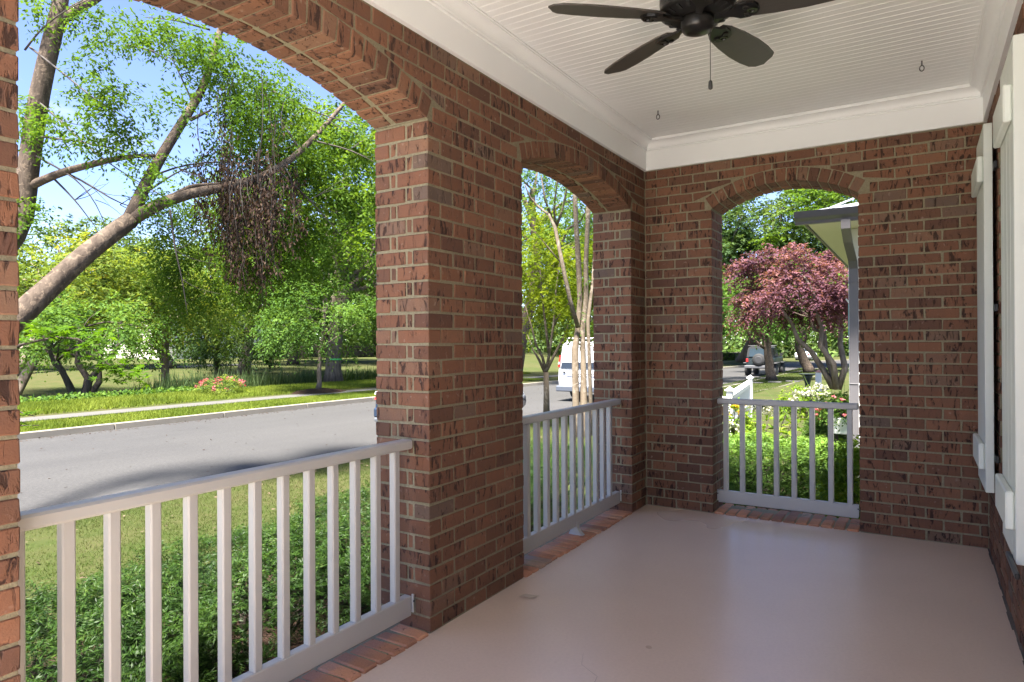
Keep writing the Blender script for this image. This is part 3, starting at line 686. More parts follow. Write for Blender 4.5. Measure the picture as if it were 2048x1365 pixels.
# ------------------------------------------------------------------ big leaning tree by the road (left arch)
TA = thing('elm_tree', 'leaning mottled-bark tree by the road with forked limb crossing the first arch', 'tree', (-6.2, -3.6, -.6))
b = MB()
def chain(px, r0, r1, n=9, sides=10, wob=.03):
    pts = np.array([P(*q) if len(q) == 3 and abs(q[0]) > 20 else q for q in px], float)
    m = len(pts); t = np.linspace(0, m-1, n+m); sm = np.array([np.interp(t, range(m), pts[:, i]) for i in range(3)]).T
    for _ in range(2): sm[1:-1] = sm[1:-1]*.5+(sm[:-2]+sm[2:])*.25
    b.tube(sm, np.linspace(r0, r1, len(sm)), sides, wob=wob); return sm
b.tube([(-6.2,-3.6,-.7), (-6.25,-3.4,0), (-6.35,-3.0,.7)], [.26, .21, .18], 12)
l1 = chain([(-6.3,-3.1,.55), (-6.5,-2.6,1.05), (42,630,7.5), (110,565,7.8), (180,500,8.1), (262,440,8.5)], .15, .105)
l2 = chain([(255,446,8.5), (290,370,8.7), (335,290,9), (385,215,9.3), (415,160,9.5), (440,60,9.8), (470,-40,10)], .085, .035)
l3 = chain([(258,443,8.5), (320,405,8.7), (385,385,8.9), (460,375,9.2), (545,350,9.6), (600,305,10), (650,255,10.4), (700,190,10.8), (790,100,11.2)], .085, .02)
chain([(330,402,8.7), (380,372,8.9), (440,368,9.1)], .035, .02); chain([(380,240,9.2), (420,222,9.2)], .03, .012)
l4 = chain([(-6.3,-3.3,.5), (-7.2,-2.6,1.6), (40,480,9), (50,400,9), (68,240,9), (100,90,9), (118,30,9), (130,-60,9.2)], .17, .09)
l5 = chain([(112,50,9), (150,20,9.1), (190,0,9.2), (240,-40,9.4)], .07, .05)
l6 = chain([(30,395,9), (60,372,9), (120,345,8.9), (200,325,8.7), (260,312,8.6), (310,312,8.6)], .07, .02)
twq = []
for q in ([(52,272,9), (100,275,8.9), (170,285,8.8), (240,300,8.8), (310,318,8.9), (380,345,9)], [(60,190,9), (120,240,8.8), (180,300,8.6), (250,350,8.5), (340,400,8.5)], [(50,300,9), (100,328,8.9), (150,355,8.8), (190,400,8.7), (210,450,8.6)],
          [(130,345,8.9), (180,370,8.8), (240,410,8.6), (330,430,8.6)], [(300,355,8.9), (360,330,9.2), (440,322,9.5), (520,330,9.8), (590,335,10)], [(300,380,8.8), (360,340,9), (430,325,9.3)], [(50,100,9), (80,60,8.8), (130,20,8.7), (200,-10,8.6)],
          [(340,420,8.7), (350,500,8.7), (365,560,8.7), (375,630,8.7)], [(600,300,10), (560,240,10), (540,180,10)], [(620,280,10.2), (700,300,10.4), (760,330,10.5)], [(560,345,9.7), (620,400,9.9), (680,470,10)], [(540,180,10), (640,230,10.3), (720,250,10.4)], [(100,350,9), (150,400,8.9), (195,460,8.8)],
          [(60,95,9), (130,150,8.7), (190,200,8.5), (240,230,8.5)], [(250,90,9), (300,100,9), (350,130,9.2)], [(420,60,9.8), (350,40,9.5), (290,35,9.3)], [(390,215,9.3), (360,150,9.3), (340,110,9.3)]):
    twq.append(q)
b.build('trunk', m_bark, TA, smooth=True); b = MB()
for q in twq:
    chain(q, .016, .004, 6, 6)
    for _ in range(3):
        k = random.randrange(1, len(q)-1); u, v, dd = q[k]; sx = random.choice((-1, 1)); chain([(u, v, dd), (u+30, v+sx*random.uniform(5, 25), dd+.1), (u+random.uniform(50, 90), v+sx*random.uniform(10, 60), dd+.2)], .006, .002, 4, 5)
b.build('branches', m_twig, TA, smooth=True)
def cl(px, n, r, d):
    out = []; 
    for (u, v) in px: out.append(P(u, v, d+rng.uniform(-.5, .5)))
    c = np.repeat(np.array(out), n, 0); st = c+rand_dir(len(c))*(rng.uniform(.05, 1, len(c))**.5)[:, None]*r*np.array([1, 1, .7])
    return st, rng.normal(size=st.shape)+np.array([0, 0, -.2]), np.repeat(rng.uniform(0, 1, len(out)), n)
def cloud(poly_boxes, n, d0, d1):
    st = []
    for (u0, v0, u1, v1, wgt) in poly_boxes:
        for _ in range(int(n*wgt)): st.append(P(rng.uniform(u0, u1), rng.uniform(v0, v1), rng.uniform(d0, d1)))
    st = np.array(st); return st, rng.normal(size=st.shape)+np.array([0, 0, -.3]), rng.uniform(0, 1, len(st))
parts = []
s, d, c = cl([(95,35), (70,15), (150,30), (200,40), (230,70), (190,90), (260,60), (300,75), (180,130), (200,160), (190,205), (230,185), (215,215), (245,195), (160,180), (195,235), (255,255), (240,270), (55,215), (70,225), (60,240), (90,255), (120,270), (190,275), (330,50), (370,80), (400,110), (60,410), (55,430), (350,195), (345,225), (275,310), (300,330), (310,395), (290,400), (255,290), (180,285)], 26, .26, 8.7)
parts.append(sprays(s, d, .26, 9, .066, .031, .5, c*.7))
s, d, c = cl([(430,120), (460,100), (480,140), (500,170), (440,150), (520,200), (470,190), (540,150), (560,190), (490,220), (600,210), (580,240), (410,140), (380,100), (420,90), (350,75), (300,50), (450,230), (400,330), (440,300)], 40, .36, 9.6)
parts.append(sprays(s, d, .32, 10, .066, .031, .5, c*.6))
# loose boughs hung from sub-centres rather than an even cloud
bc = [(u, v) for u, v in zip(rng.uniform(470, 775, 95), rng.uniform(130, 560, 95)) if v > 130+(u-500)*.55 and v < 560]
s, d, c = cl(bc, 26, .42, 10.8); parts.append(sprays(s, d, .38, 11, .075, .036, .6, c))
s, d, c = cl([(u, v) for u, v in zip(rng.uniform(300, 520, 40), rng.uniform(420, 560, 40))]+[(u, v) for u, v in zip(rng.uniform(330, 470, 14), rng.uniform(560, 640, 14))], 26, .32, 9.8); parts.append(sprays(s, d, .34, 10, .058, .027, .6, .3+.7*c))
me = leaf_mesh('crown', *cat(*parts)); me.materials.append(l_elm); link('crown', me, TA)
# dead vine hanging from its limbs
VN = thing('dead_vine', 'brown withered vine hanging in strands from the leaning tree limbs', 'vine', P(500, 360, 9.2)); b = MB(); vp, vd = [], []
for i in range(105):
    u = rng.normal(495, 44); u = min(max(u, 395), 590); v0 = rng.uniform(130, 230) if i < 16 else rng.uniform(290, 400); v1 = rng.uniform(430, 620)-abs(u-515)*.7; dd = rng.uniform(8.8, 9.8); n = 10; ub = u+(518-u)*rng.uniform(-.25, .2)+8; ph = rng.uniform(0, 6)
    pts = np.array([P(u+(ub-u)*k/n+5*math.sin(ph+k*.8)+rng.normal()*2, v0+(v1-v0)*k/(n-1), dd+.05*math.sin(ph*2+k)) for k in range(n)]); b.tube(pts, np.linspace(.006, .002, n), 4, cap=False)
    for k in range(64):
        t = rng.uniform(0, 1)**(.5 if i < 16 else .8)*(n-1); j = min(int(t), n-2); vp.append(pts[j]+(pts[j+1]-pts[j])*(t-j)+rng.normal(size=3)*.06); vd.append((rng.normal()*.45, rng.normal()*.45, -1))
b.build('strand', plain('dead_stem', (.02,.015,.012), .9), VN); vp = np.array(vp); me = leaf_mesh('dead_leaves', vp, np.array(vd), rand_dir(len(vp)), .06, .024, rng.uniform(0, 1, len(vp))); me.materials.append(l_brown); link('dead_leaves', me, VN)
# maple spray reaching in past the first pier ---------------------------------
def maple_leaf(s=1.):
    b = MB(); vs = [(0, 0, 0)]; tips = [(-115, .55), (-72, .82), (-36, .96), (0, 1.06), (36, .96), (72, .82), (115, .55)]; pts = []
    for i, (a, r) in enumerate(tips):
        a0 = math.radians(a); 
        if i: am = math.radians((a+tips[i-1][0])/2); pts.append((math.sin(am)*.30, math.cos(am)*.30, -.015))
        for da, q in ((-8, .62), (0, 1), (8, .62)): pts.append((math.sin(a0+math.radians(da))*r*q, math.cos(a0+math.radians(da))*r*q, -.12*q*q))
    vs += [(x*s, y*s, z*s) for x, y, z in pts]; n = len(pts); b.add(vs, [(0, i+1, i+2) for i in range(n-1)]); return b
mle = []
for k in range(5):
    q = maple_leaf(.040*(1+.09*k)); q.r = [k/4.]*len(q.f); me = q.mesh('leaf', rnd=True); me.materials.append(l_maple); mle.append(me)
JM = thing('japanese_maple', 'fresh green maple spray with fingered leaves arching past the first pier', 'tree', (-3.0, -4.4, -.5)); b = MB()
b.tube([(-3.0,-4.4,-.55), (-3.02,-4.3,.3), (-2.9,-4.0,.95), P(10, 705, 4.0), P(42, 690, 4.0)], [.06, .045, .03, .012, .011], 8)
br = np.array([P(u, v, d_) for u, v, d_ in ((42,690,4.0), (75,682,4.02), (115,675,4.05), (155,678,4.08), (190,700,4.1), (215,728,4.12), (240,745,4.15), (262,758,4.2))]); b.tube(br, np.linspace(.009, .003, 8), 6)
low_ = [np.array([P(20, 815, 4), P(48, 828, 4), P(70, 833, 4)]), np.array([P(20, 850, 4), P(48, 852, 4), P(78, 851, 4)])]
for q in low_: b.tube(q, [.006, .004, .002], 5)
b.build('trunk', m_dark, JM, smooth=True)
def put_leaf(me, p, yaw, pit, rol, sc):
    o = bpy.data.objects.new('leaf', me); C.objects.link(o); o.location = p; o.rotation_euler = (pit, rol, yaw); o.scale = (sc, sc, sc); return o
def leaf_on(p, par): setparent(put_leaf(random.choice(mle), p, random.uniform(0, 6.28), random.uniform(-.7, .5), random.uniform(-.5, .5), random.uniform(.8, 1.25)), par)
for i in range(215):
    t = random.random()**.85*6.99; j = int(t); p0 = br[j]+(br[j+1]-br[j])*(t-j); up = (.045-.0*t) if t < 4 else 0.0
    sp = .085 if t < 4.5 else .07
    leaf_on(p0+rng.normal(size=3)*np.array([sp, sp, .032])+np.array([0, 0, up]), JM)
for q in low_:
    for _ in range(7): leaf_on(q[1]+rng.normal(size=3)*np.array([.03, .03, .008]), JM)
# ------------------------------------------------------------------ yew hedge in front of the porch
def yew(label, cx, cy, rx, ry, z0, z1, n, mat=None, name='yew_shrub', ln=.030, seed=0, tl=.085, k=18, group='yew shrubs planted along the porch', low=-.35, wr=.2):
    base = (cx, cy, z0); rt = thing(name, label, 'shrub', base, group); h = z1-z0; n = int(n*1.3)
    d = rand_dir(int(n*1.6)); d = d[d[:, 2] > low][:n]; n = len(d)
    lump = 1+.10*np.sin(d[:, 0]*7+seed)*np.cos(d[:, 1]*6+seed*2)+.09*np.sin(d[:, 0]*13+d[:, 1]*11+seed*3)
    r = np.where(rng.uniform(0, 1, n) < .62, rng.uniform(.86, 1.03, n), rng.uniform(.45, .9, n))*lump
    sh = np.sign(d)*np.abs(d)**np.array([.8, .8, .62])
    c = np.array([cx, cy, z0+h*.56]); st = c+sh*r[:, None]*np.array([rx, ry, h*.46])
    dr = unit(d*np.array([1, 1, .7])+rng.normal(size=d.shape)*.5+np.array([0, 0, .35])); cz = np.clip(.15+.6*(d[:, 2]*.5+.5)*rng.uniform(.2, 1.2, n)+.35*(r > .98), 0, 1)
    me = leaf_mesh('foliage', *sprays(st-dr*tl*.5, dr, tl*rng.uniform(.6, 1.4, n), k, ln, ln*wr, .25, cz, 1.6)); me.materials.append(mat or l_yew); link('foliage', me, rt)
    b = MB()
    for i in range(26):
        a = random.uniform(0, 6.28); q = random.uniform(.35, .95); e = (cx+math.cos(a)*rx*q, cy+math.sin(a)*ry*q, z0+h*random.uniform(.45, .8))
        b.tube(limb((cx+math.cos(a)*rx*.22, cy+math.sin(a)*ry*.22, z0-.05), e, .1, 6, .08), np.linspace(.014, .003, 6), 5)
    b.build('stems', m_dark, rt, smooth=True)
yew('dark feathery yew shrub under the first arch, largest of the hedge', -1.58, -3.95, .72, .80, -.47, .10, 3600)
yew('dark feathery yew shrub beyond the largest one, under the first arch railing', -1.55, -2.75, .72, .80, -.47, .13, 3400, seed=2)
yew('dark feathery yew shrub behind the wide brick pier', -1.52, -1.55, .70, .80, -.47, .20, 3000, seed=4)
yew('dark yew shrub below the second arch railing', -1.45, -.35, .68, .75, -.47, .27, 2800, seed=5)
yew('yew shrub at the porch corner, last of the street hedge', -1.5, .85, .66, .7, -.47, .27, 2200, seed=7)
# ------------------------------------------------------------------ lawns (blades)
def blades(name, label, n, xr, yr, hgt, wd, mat, dens=None, kind='stuff', lean=.5, x0=None):
    x = rng.uniform(*xr, n); y = rng.uniform(*yr, n); keep = np.ones(n, bool)
    pat = np.sin(x*2.3+np.sin(y*1.1)*2)+np.sin(y*1.9+x*.6)+rng.normal(size=n)*.8
    if dens is not None: keep = pat > dens
    x, y = x[keep], y[keep]; n = len(x); z = np.array([gz(a, c) for a, c in zip(x, y)]); p = np.stack([x, y, z-.01], 1)
    d = unit(np.stack([rng.normal(size=n)*lean, rng.normal(size=n)*lean, np.ones(n)], 1)); side = unit(np.cross(d, rand_dir(n))); h = (hgt*rng.uniform(.5, 1.3, n))[:, None]
    v = np.empty((n, 3, 3)); v[:, 0] = p-side*wd; v[:, 1] = p+side*wd; v[:, 2] = p+d*h
    me = quads_mesh(name, v.reshape(-1, 3), n, np.clip(.5-.18*pat[keep]+rng.normal(size=n)*.2, 0, 1), 3); me.materials.append(mat)
    return link(name, me, None, label, 'grass', kind=kind)
blades('lawn_grass', 'short patchy lawn grass between the hedge and the road', 190000, (-6.62, -2.2), (-4.0, 12), .045, .004, l_grass, -1.3, lean=.8)
blades('verge_grass', 'bright green grass strip between the kerb and the far sidewalk', 70000, (-17.1, -15.36), (-1, 26), .09, .009, l_verge)
blades('meadow_grass', 'longer bright grass on the bank beyond the far sidewalk', 90000, (-22.4, -18.35), (-1, 30), .15, .011, l_verge)
blades('side_lawn_grass', 'grass strip beside the sidewalk with street trees', 60000, (-6.0, -3.3), (12, 50), .06, .008, l_grass, -1.5, lean=.8)
def litter(name, label, pts, ln, mat):
    n = len(pts); me = leaf_mesh(name, pts, unit(rng.normal(size=(n, 3))*np.array([1, 1, .15])), unit(rng.normal(size=(n, 3))*.25+np.array([0, 0, 1])), ln, ln*.45, rng.uniform(0, 1, n)); me.materials.append(mat); return link(name, me, None, label, 'leaf litter', kind='stuff')
yy = rng.uniform(-2, 24, 900); xx = -15.1+np.abs(rng.normal(size=900))*.22; xx[:220] = rng.uniform(-15, -7, 220)
litter('road_litter', 'scattered dry leaves and twigs lying on the road and along the kerb', np.stack([xx, yy, -.742+.05*np.sin((xx+15.15)/8.3*math.pi)], 1), .06, l_brown)
yy = rng.uniform(-4, 8, 320); xx = rng.uniform(-6.5, -2.2, 320); litter('lawn_litter', 'pale fallen leaves scattered in the near lawn', np.stack([xx, yy, np.array([gz(a, c) for a, c in zip(xx, yy)])+.03], 1), .06, leafmat('straw_leaf', G((.06,.042,.028), (.10,.072,.048), (.15,.115,.08)), .2, .1, .8))
# mulch beds
def mound(name, x, y, rx, ry, h, mat, z=None, label=None):
    b = MB(); n = 26; vs = [(x, y, (gz(x, y) if z is None else z)+h)]
    for q, hh in ((.35, .85), (.7, .45), (1, 0)):
        for k in range(n):
            a = 2*math.pi*k/n; r_ = q*(1+.07*math.sin(3*a+x)+.05*math.sin(7*a)); xx, yy = x+math.cos(a)*rx*r_, y+math.sin(a)*ry*r_
            vs.append((xx, yy, (gz(xx, yy) if z is None else z)+h*hh+rng.uniform(-.012, .012)-(.02 if q == 1 else 0)+.006))
    fs = [(0, 1+k, 1+(k+1) % n) for k in range(n)]+[(1+j*n+k, 1+(j+1)*n+k, 1+(j+1)*n+(k+1) % n, 1+j*n+(k+1) % n) for j in range(2) for k in range(n)]
    b.add(vs, fs); return b.build(name, mat, kind='structure', smooth=True)
mound('mulch_bed', -1.35, -1.8, 1.25, 4.3, .03, m_mulch, -.47); mound('mulch_bed', -18.3, 12.97, .95, 1.3, .12, m_mulch); mound('mulch_bed', -22.2, 17.4, 1.1, 1.4, .16, m_mulch)
mound('mulch_bed', 1.3, 2.0, 2.4, 1.66, .05, m_mulch2, -.40); mound('mulch_bed', -16.2, 24.2, .7, 1.3, .08, m_mulch); mound('mulch_bed', .5, 6.0, 2.3, 2.6, .03, m_mulch, -.44)
# ------------------------------------------------------------------ trees across the road
tree('multi_stem_tree', 'low multi-stemmed tree with spreading dark stems on the pond bank', g3(-26.1, 8), None, P(165, 690, 26.6)+np.array([0, 0, .35]), (3.1, 2.8, 1.5), .16, m_dark, l_green, 34, 18, 9, .13, .06, .7, .8, 10, multi=5, low=-.5)
tree('cherry_tree', 'broad yellow-green tree behind the low multi-stemmed tree', g3(-31.5, 7.5), P(120, 640, 33), P(110, 585, 33), (5.2, 4.2, 2.9), .2, m_bark2, l_yel, 62, 18, 10, .17, .08, .9, 1.15, 12, group='yellowing trees beyond the pond')
tree('cherry_tree', 'yellow-green tree with drooping boughs over the pond bank', g3(-33, 15.5), P(330, 660, 36), P(330, 605, 35), (4.6, 4.0, 3.2), .2, m_bark2, l_yel, 60, 18, 10, .17, .08, .9, 1.15, 12, group='yellowing trees beyond the pond')
tree('conical_tree', 'dark green low-branching tree on the far bank of the pond', g3(-40, 23.5), P(432, 715, 46), P(445, 665, 44), (3.6, 3.4, 2.8), .22, m_dark, l_elm2, 48, 18, 9, .17, .08, .8, 1.0, 10)
tree('street_sapling', 'slender young street tree in a mulch ring by the kerb', np.array([-18.3, 12.97, gz(-18.3, 12.97)+.08]), P(640, 700, 26.3), P(655, 628, 26.3), (2.5, 2.4, 2.1), .085, m_bark2, l_green, 46, 17, 9, .105, .05, .6, .6, 12, low=-.8)
big = tree('shade_tree', 'large blue-green shade tree with a green tape band round its trunk', np.array([-22.2, 17.4, gz(-22.2, 17.4)+.1]), P(672, 640, 32.2), P(690, 455, 32.4), (6.4, 6, 5.6), .36, m_bark2, l_elm, 150, 20, 10, .17, .08, .9, 1.3, 22, lr=.35)
b = MB(); q = np.array([-22.2, 17.4, gz(-22.2, 17.4)+.1]); f_ = P(672, 640, 32.2); cb = q+(f_-q)*.37; b.tube([cb-np.array([0, 0, .04]), cb+np.array([0, 0, .04])], .375, 18); b.build('tape_band', plain('green_tape', (.08,.55,.12), .4), big)
tree('park_tree', 'tall tree with a straight brown trunk in front of the far hedge', g3(-49.8, 38.3), P(588, 660, 64.5), P(590, 560, 64.5), (6.5, 6, 5), .45, m_bark, l_far, 60, 18, 9, .26, .13, 1.2, 1.7, 12, group='trees on the far park lawn')
tree('park_tree', 'tall park tree beyond the large shade tree, beside the wide brick pier', g3(-47, 48), P(748, 665, 68), P(745, 570, 68), (6.5, 6, 5), .45, m_bark, l_far, 60, 18, 9, .26, .13, 1.2, 1.7, 12, group='trees on the far park lawn')
tree('park_tree', 'park tree with a thin trunk seen past the large shade tree', g3(-52, 45), P(652, 660, 72), P(655, 580, 72), (6, 6, 5), .3, m_bark, l_far, 50, 18, 9, .26, .13, 1.2, 1.7, 12, group='trees on the far park lawn')
tree('tall_tree', 'rounded pale green tree crown rising behind the yellow-green trees', g3(-48, 14), P(120, 600, 52), P(115, 540, 52), (6.5, 6, 4.4), .4, m_bark2, l_far, 64, 18, 9, .24, .12, 1.1, 1.6, 12, group='tall trees behind the pond')
tree('tall_tree', 'dense tall tree behind the drooping yellow-green tree', g3(-50, 26), P(290, 610, 56), P(285, 565, 56), (6.5, 6, 3.6), .4, m_bark2, l_far, 60, 18, 9, .24, .12, 1.1, 1.6, 12, group='tall trees behind the pond')
tree('tall_tree', 'green tree filling the gap between the dead vine and the shade tree', g3(-42, 27), P(505, 620, 50), P(510, 520, 50), (5.5, 5, 5), .4, m_bark2, l_far, 64, 18, 9, .24, .12, 1.1, 1.5, 12, group='tall trees behind the pond')
# seen through the second arch
tree('kerb_tree', 'street tree with a thick reddish trunk across the road, seen through the second arch', np.array([-16.2, 24.2, gz(-16.2, 24.2)]), P(1054, 640, 33.5), P(1075, 430, 34), (5, 5, 5), .33, m_bark, l_green, 70, 18, 10, .15, .07, .9, 1.3, 12)
tree('tall_tree', 'dense green tree far up the road behind the white van', g3(-20, 42), P(1150, 620, 52), P(1150, 560, 52), (6, 6, 5.5), .4, m_bark2, l_far, 70, 18, 9, .24, .12, 1.1, 1.6, 12, group='tall trees behind the pond')
c1 = thing('crape_myrtle', 'small crape myrtle with lime green leaves on the verge beyond the second arch', 'tree', g3(-5.6, 8.48)); b = MB(); bs = g3(-5.6, 8.48); D1 = depth(bs)
b.tube([bs, P(1093, 790, D1), P(1092, 745, D1)], [.085, .07, .066], 10, wob=.06)
for q in ([(1092,745), (1085,715), (1072,690), (1062,650), (1050,610)], [(1092,745), (1100,700), (1108,640), (1112,580), (1120,520)], [(1094,740), (1108,712), (1125,680), (1140,640), (1150,590)], [(1090,745), (1078,720), (1066,700), (1055,670)], [(1098,705), (1092,660), (1085,600), (1080,540)], [(1108,650), (1125,620), (1145,600)]):
    b.tube([P(u, v, D1+.1*k*rng.uniform(-1, 1)) for k, (u, v) in enumerate(q)], np.linspace(.042, .01, len(q)), 7, wob=.05)
b.build('trunk', m_crape, c1, smooth=True)
st, d, cz, _ = blob_twigs(P(1105, 560, D1+.3), (1.9, 1.8, 1.75), 70, 36, .45, low=-.85, shell=.3); me = leaf_mesh('crown', *sprays(st, d, .3*rng.uniform(.6, 1.2, len(st)), 10, .075, .046, .4, cz)); me.materials.append(l_lime); link('crown', me, c1)
c2 = thing('crape_myrtle', 'bare-stemmed crape myrtle with pale peeling trunks just beyond the second railing', 'tree', g3(-4, 7.1)); b = MB(); D2 = depth(g3(-4, 7.1))
for q, r0, r1 in (([(1152,935), (1152,820), (1150,700), (1155,660), (1160,600), (1157,520), (1152,450), (1150,390), (1148,300)], .075, .045), ([(1170,935), (1168,820), (1167,740), (1165,660), (1172,600), (1172,520), (1176,440), (1178,350)], .075, .04), ([(1180,930), (1182,820), (1178,700), (1176,640), (1186,560), (1190,470)], .05, .025),
              ([(1156,655), (1140,600), (1125,530), (1110,455), (1098,430), (1078,415), (1060,395), (1050,370)], .05, .012), ([(1112,460), (1108,420), (1112,380), (1118,340)], .03, .015), ([(1105,440), (1090,400), (1082,350)], .025, .01), ([(1112,455), (1125,420), (1135,370), (1140,330)], .03, .012), ([(1174,655), (1190,630), (1210,600)], .03, .015), ([(1125,530), (1100,500), (1075,470), (1055,455)], .018, .006)):
    n = len(q); b.tube([P(u, v, D2+.25*math.sin(k*.9+r0*60)) for k, (u, v) in enumerate(q)], np.linspace(r0, r1, n)*(1+.12*rng.uniform(-1, 1, n)), 9, wob=.06)
b.build('trunk', m_crape, c2, smooth=True)
s, d, c = cl([(1100,360), (1075,350), (1140,350), (1060,400), (1120,410), (1180,520), (1185,560), (1175,640), (1150,380), (1185,420), (1070,470), (1095,300), (1130,290), (1170,300), (1050,320), (1200,350), (1220,300)], 12, .3, D2); me = leaf_mesh('crown', *sprays(s, d, .28, 9, .06, .034, .5, c)); me.materials.append(l_green); link('crown', me, c2)
# seen through the end arch
rm = tree('red_maple', 'red-leaved japanese maple by the sidewalk beyond the end arch', P(1672, 778, 17), P(1655, 735, 17), P(1590, 588, 17.6), (1.65, 1.6, 1.18), .085, m_bark2, l_red, 70, 24, 10, .07, .036, .38, .42, 10, low=-.6, multi=4)
tree('street_tree', 'street tree behind the spare wheel of the parked off-roader', g3(-4.75, 31.6), P(1535, 700, 35), P(1505, 610, 35), (3.2, 3.2, 2.5), .23, m_bark, l_green, 50, 18, 9, .13, .065, .7, .9, 12, group='street trees along the sidewalk', low=-.6)
tree('street_tree', 'street tree farther up the sidewalk in front of the white car', g3(-4.3, 42), P(1597, 695, 44), P(1610, 600, 44), (3.8, 3.6, 3), .3, m_bark, l_green, 50, 18, 9, .16, .08, .8, 1.0, 12, group='street trees along the sidewalk', low=-.6)
tree('tall_tree', 'tall bright green tree behind the red maple', g3(-13, 62), P(1530, 640, 62), P(1545, 500, 60), (8, 7, 6.5), .5, m_bark2, l_far, 100, 18, 10, .26, .13, 1.2, 1.7, 14, group='tall trees along the road')
tree('tall_tree', 'tall tree rising behind the neighbouring roof', g3(2, 58), P(1690, 630, 54), P(1690, 500, 54), (7, 7, 6), .5, m_bark2, l_elm, 80, 18, 10, .26, .13, 1.2, 1.6, 14, group='tall trees along the road')
tree('tall_tree', 'tall tree on the inner bend of the road beyond the end wall pier', g3(-16, 52), P(1440, 640, 60), P(1425, 530, 60), (7, 7, 6), .5, m_bark2, l_elm2, 80, 18, 10, .26, .13, 1.2, 1.6, 14, group='tall trees along the road')
# woods all round the horizon, one mass
st = []
for i in range(620):
    a = rng.uniform(-2.2, 1.2); r = rng.uniform(92, 135); x, y = math.sin(a)*r, math.cos(a)*r-5; hgt = rng.uniform(7, 13)
    k = 30; st.append(np.array([x, y, -1])+rand_dir(k)*np.array([6, 6, hgt*.52])*rng.uniform(.6, 1, (k, 1))+np.array([0, 0, hgt*.5]))
st = np.concatenate(st); me = leaf_mesh('far_woods', *sprays(st, rand_dir(len(st)), 2.2, 8, 1.0, .62, .4)); me.materials.append(l_far); link('far_woods', me, None, 'distant belt of green woods beyond the road and park', 'woods', kind='stuff')
# far clipped hedges and house
def cloudbox(name, label, lo, hi, n, ln, wd, mat, catg='hedge', group=None, k=6, tl=.3):
    lo, hi = np.array(lo), np.array(hi); p = rng.uniform(lo, hi, (n, 3)); ax = rng.integers(0, 5, n); f = rng.uniform(0, 1, n) < .8
    for i, (dim, val) in enumerate(((0, lo[0]), (0, hi[0]), (1, lo[1]), (1, hi[1]), (2, hi[2]))): s_ = f & (ax == i); p[s_, dim] = val+rng.normal(size=s_.sum())*.05
    rt = thing(name, label, catg, ((lo[0]+hi[0])/2, (lo[1]+hi[1])/2, lo[2]), group)
    me = leaf_mesh('foliage', *sprays(p, rand_dir(n)+np.array([0, 0, .3]), tl, k, ln, wd, .2)); me.materials.append(mat); link('foliage', me, rt)
    b = MB(); b.box(lo+.12, hi-.12); b.build('inner_twigs', m_dark, rt); return rt
cloudbox('clipped_hedge', 'long dark clipped hedge on the far park lawn', (-64, 43, -.5), (-61.5, 62, 1.15), 2600, .16, .09, l_yew)
cloudbox('clipped_hedge', 'low green hedge across the road behind the parked off-roader', (-16.8, 66, -.8), (-14.5, 82, .25), 1300, .14, .08, l_green)
hs = thing('far_house', 'cream house with grey roof glimpsed between trees beyond the pond', 'house', (-76, 45, 0)); b = MB(); b.box((-84, 38, -.5), (-72, 52, 6.2)); b.build('wall', plain('cream_siding', (.62,.58,.50), .7), hs)
b = MB(); b.prism([(-85, 37.5, 6.2), (-71, 37.5, 6.2), (-78, 37.5, 10)], (0, 15, 0)); b.build('roof', plain('grey_shingle', (.14,.14,.145), .9), hs)
for yy in (40, 43.2, 46.4, 49.5):
    for zz in (.6, 3.6): b = MB(); b.box((-72.02, yy, zz), (-71.95, yy+1.1, zz+1.6)); wd_ = b.build('window', m_white, hs); b = MB(); b.box((-71.96, yy+.1, zz+.1), (-71.92, yy+1, zz+1.5)); b.build('pane', m_glass, wd_)
# pond-side plants
def reeds(name, label, n, xr, yr, h, w_, mat, catg, lean=.22):
    x = rng.uniform(*xr, n); y = rng.uniform(*yr, n); z = np.array([gz(a, c) for a, c in zip(x, y)]); p = np.stack([x, y, z], 1); d = unit(np.stack([rng.normal(size=n)*lean, rng.normal(size=n)*lean, np.ones(n)], 1))
    me = leaf_mesh(name, p, d, rand_dir(n), h*rng.uniform(.6, 1.25, n), w_, rng.uniform(0, 1, n)); me.materials.append(mat); return link(name, me, None, label, catg, kind='stuff')
reeds('cattails', 'bed of slender green cattail blades along the pond edge', 5200, (-25.5, -22.6), (9.2, 26), .95, .035, l_cat, 'cattails')
reeds('bank_plants', 'broad-leaved green plants massed on the bank by the shade tree', 2600, (-25, -22.9), (18.6, 27), .85, .10, l_vine, 'plants', .5)
x = rng.uniform(-27, -21.8, 9000); y = rng.uniform(3, 10.5, 9000); p = np.stack([x, y, np.array([gz(a, c) for a, c in zip(x, y)])+rng.uniform(0, .28, 9000)], 1)
me = leaf_mesh('ground_cover', p, rand_dir(9000), unit(rng.normal(size=(9000, 3))*.5+np.array([0, 0, 1])), .13, .09, rng.uniform(0, 1, 9000)); me.materials.append(l_green); link('ground_cover', me, None, 'low tangled green ground cover on the pond bank', 'ground cover', kind='stuff')
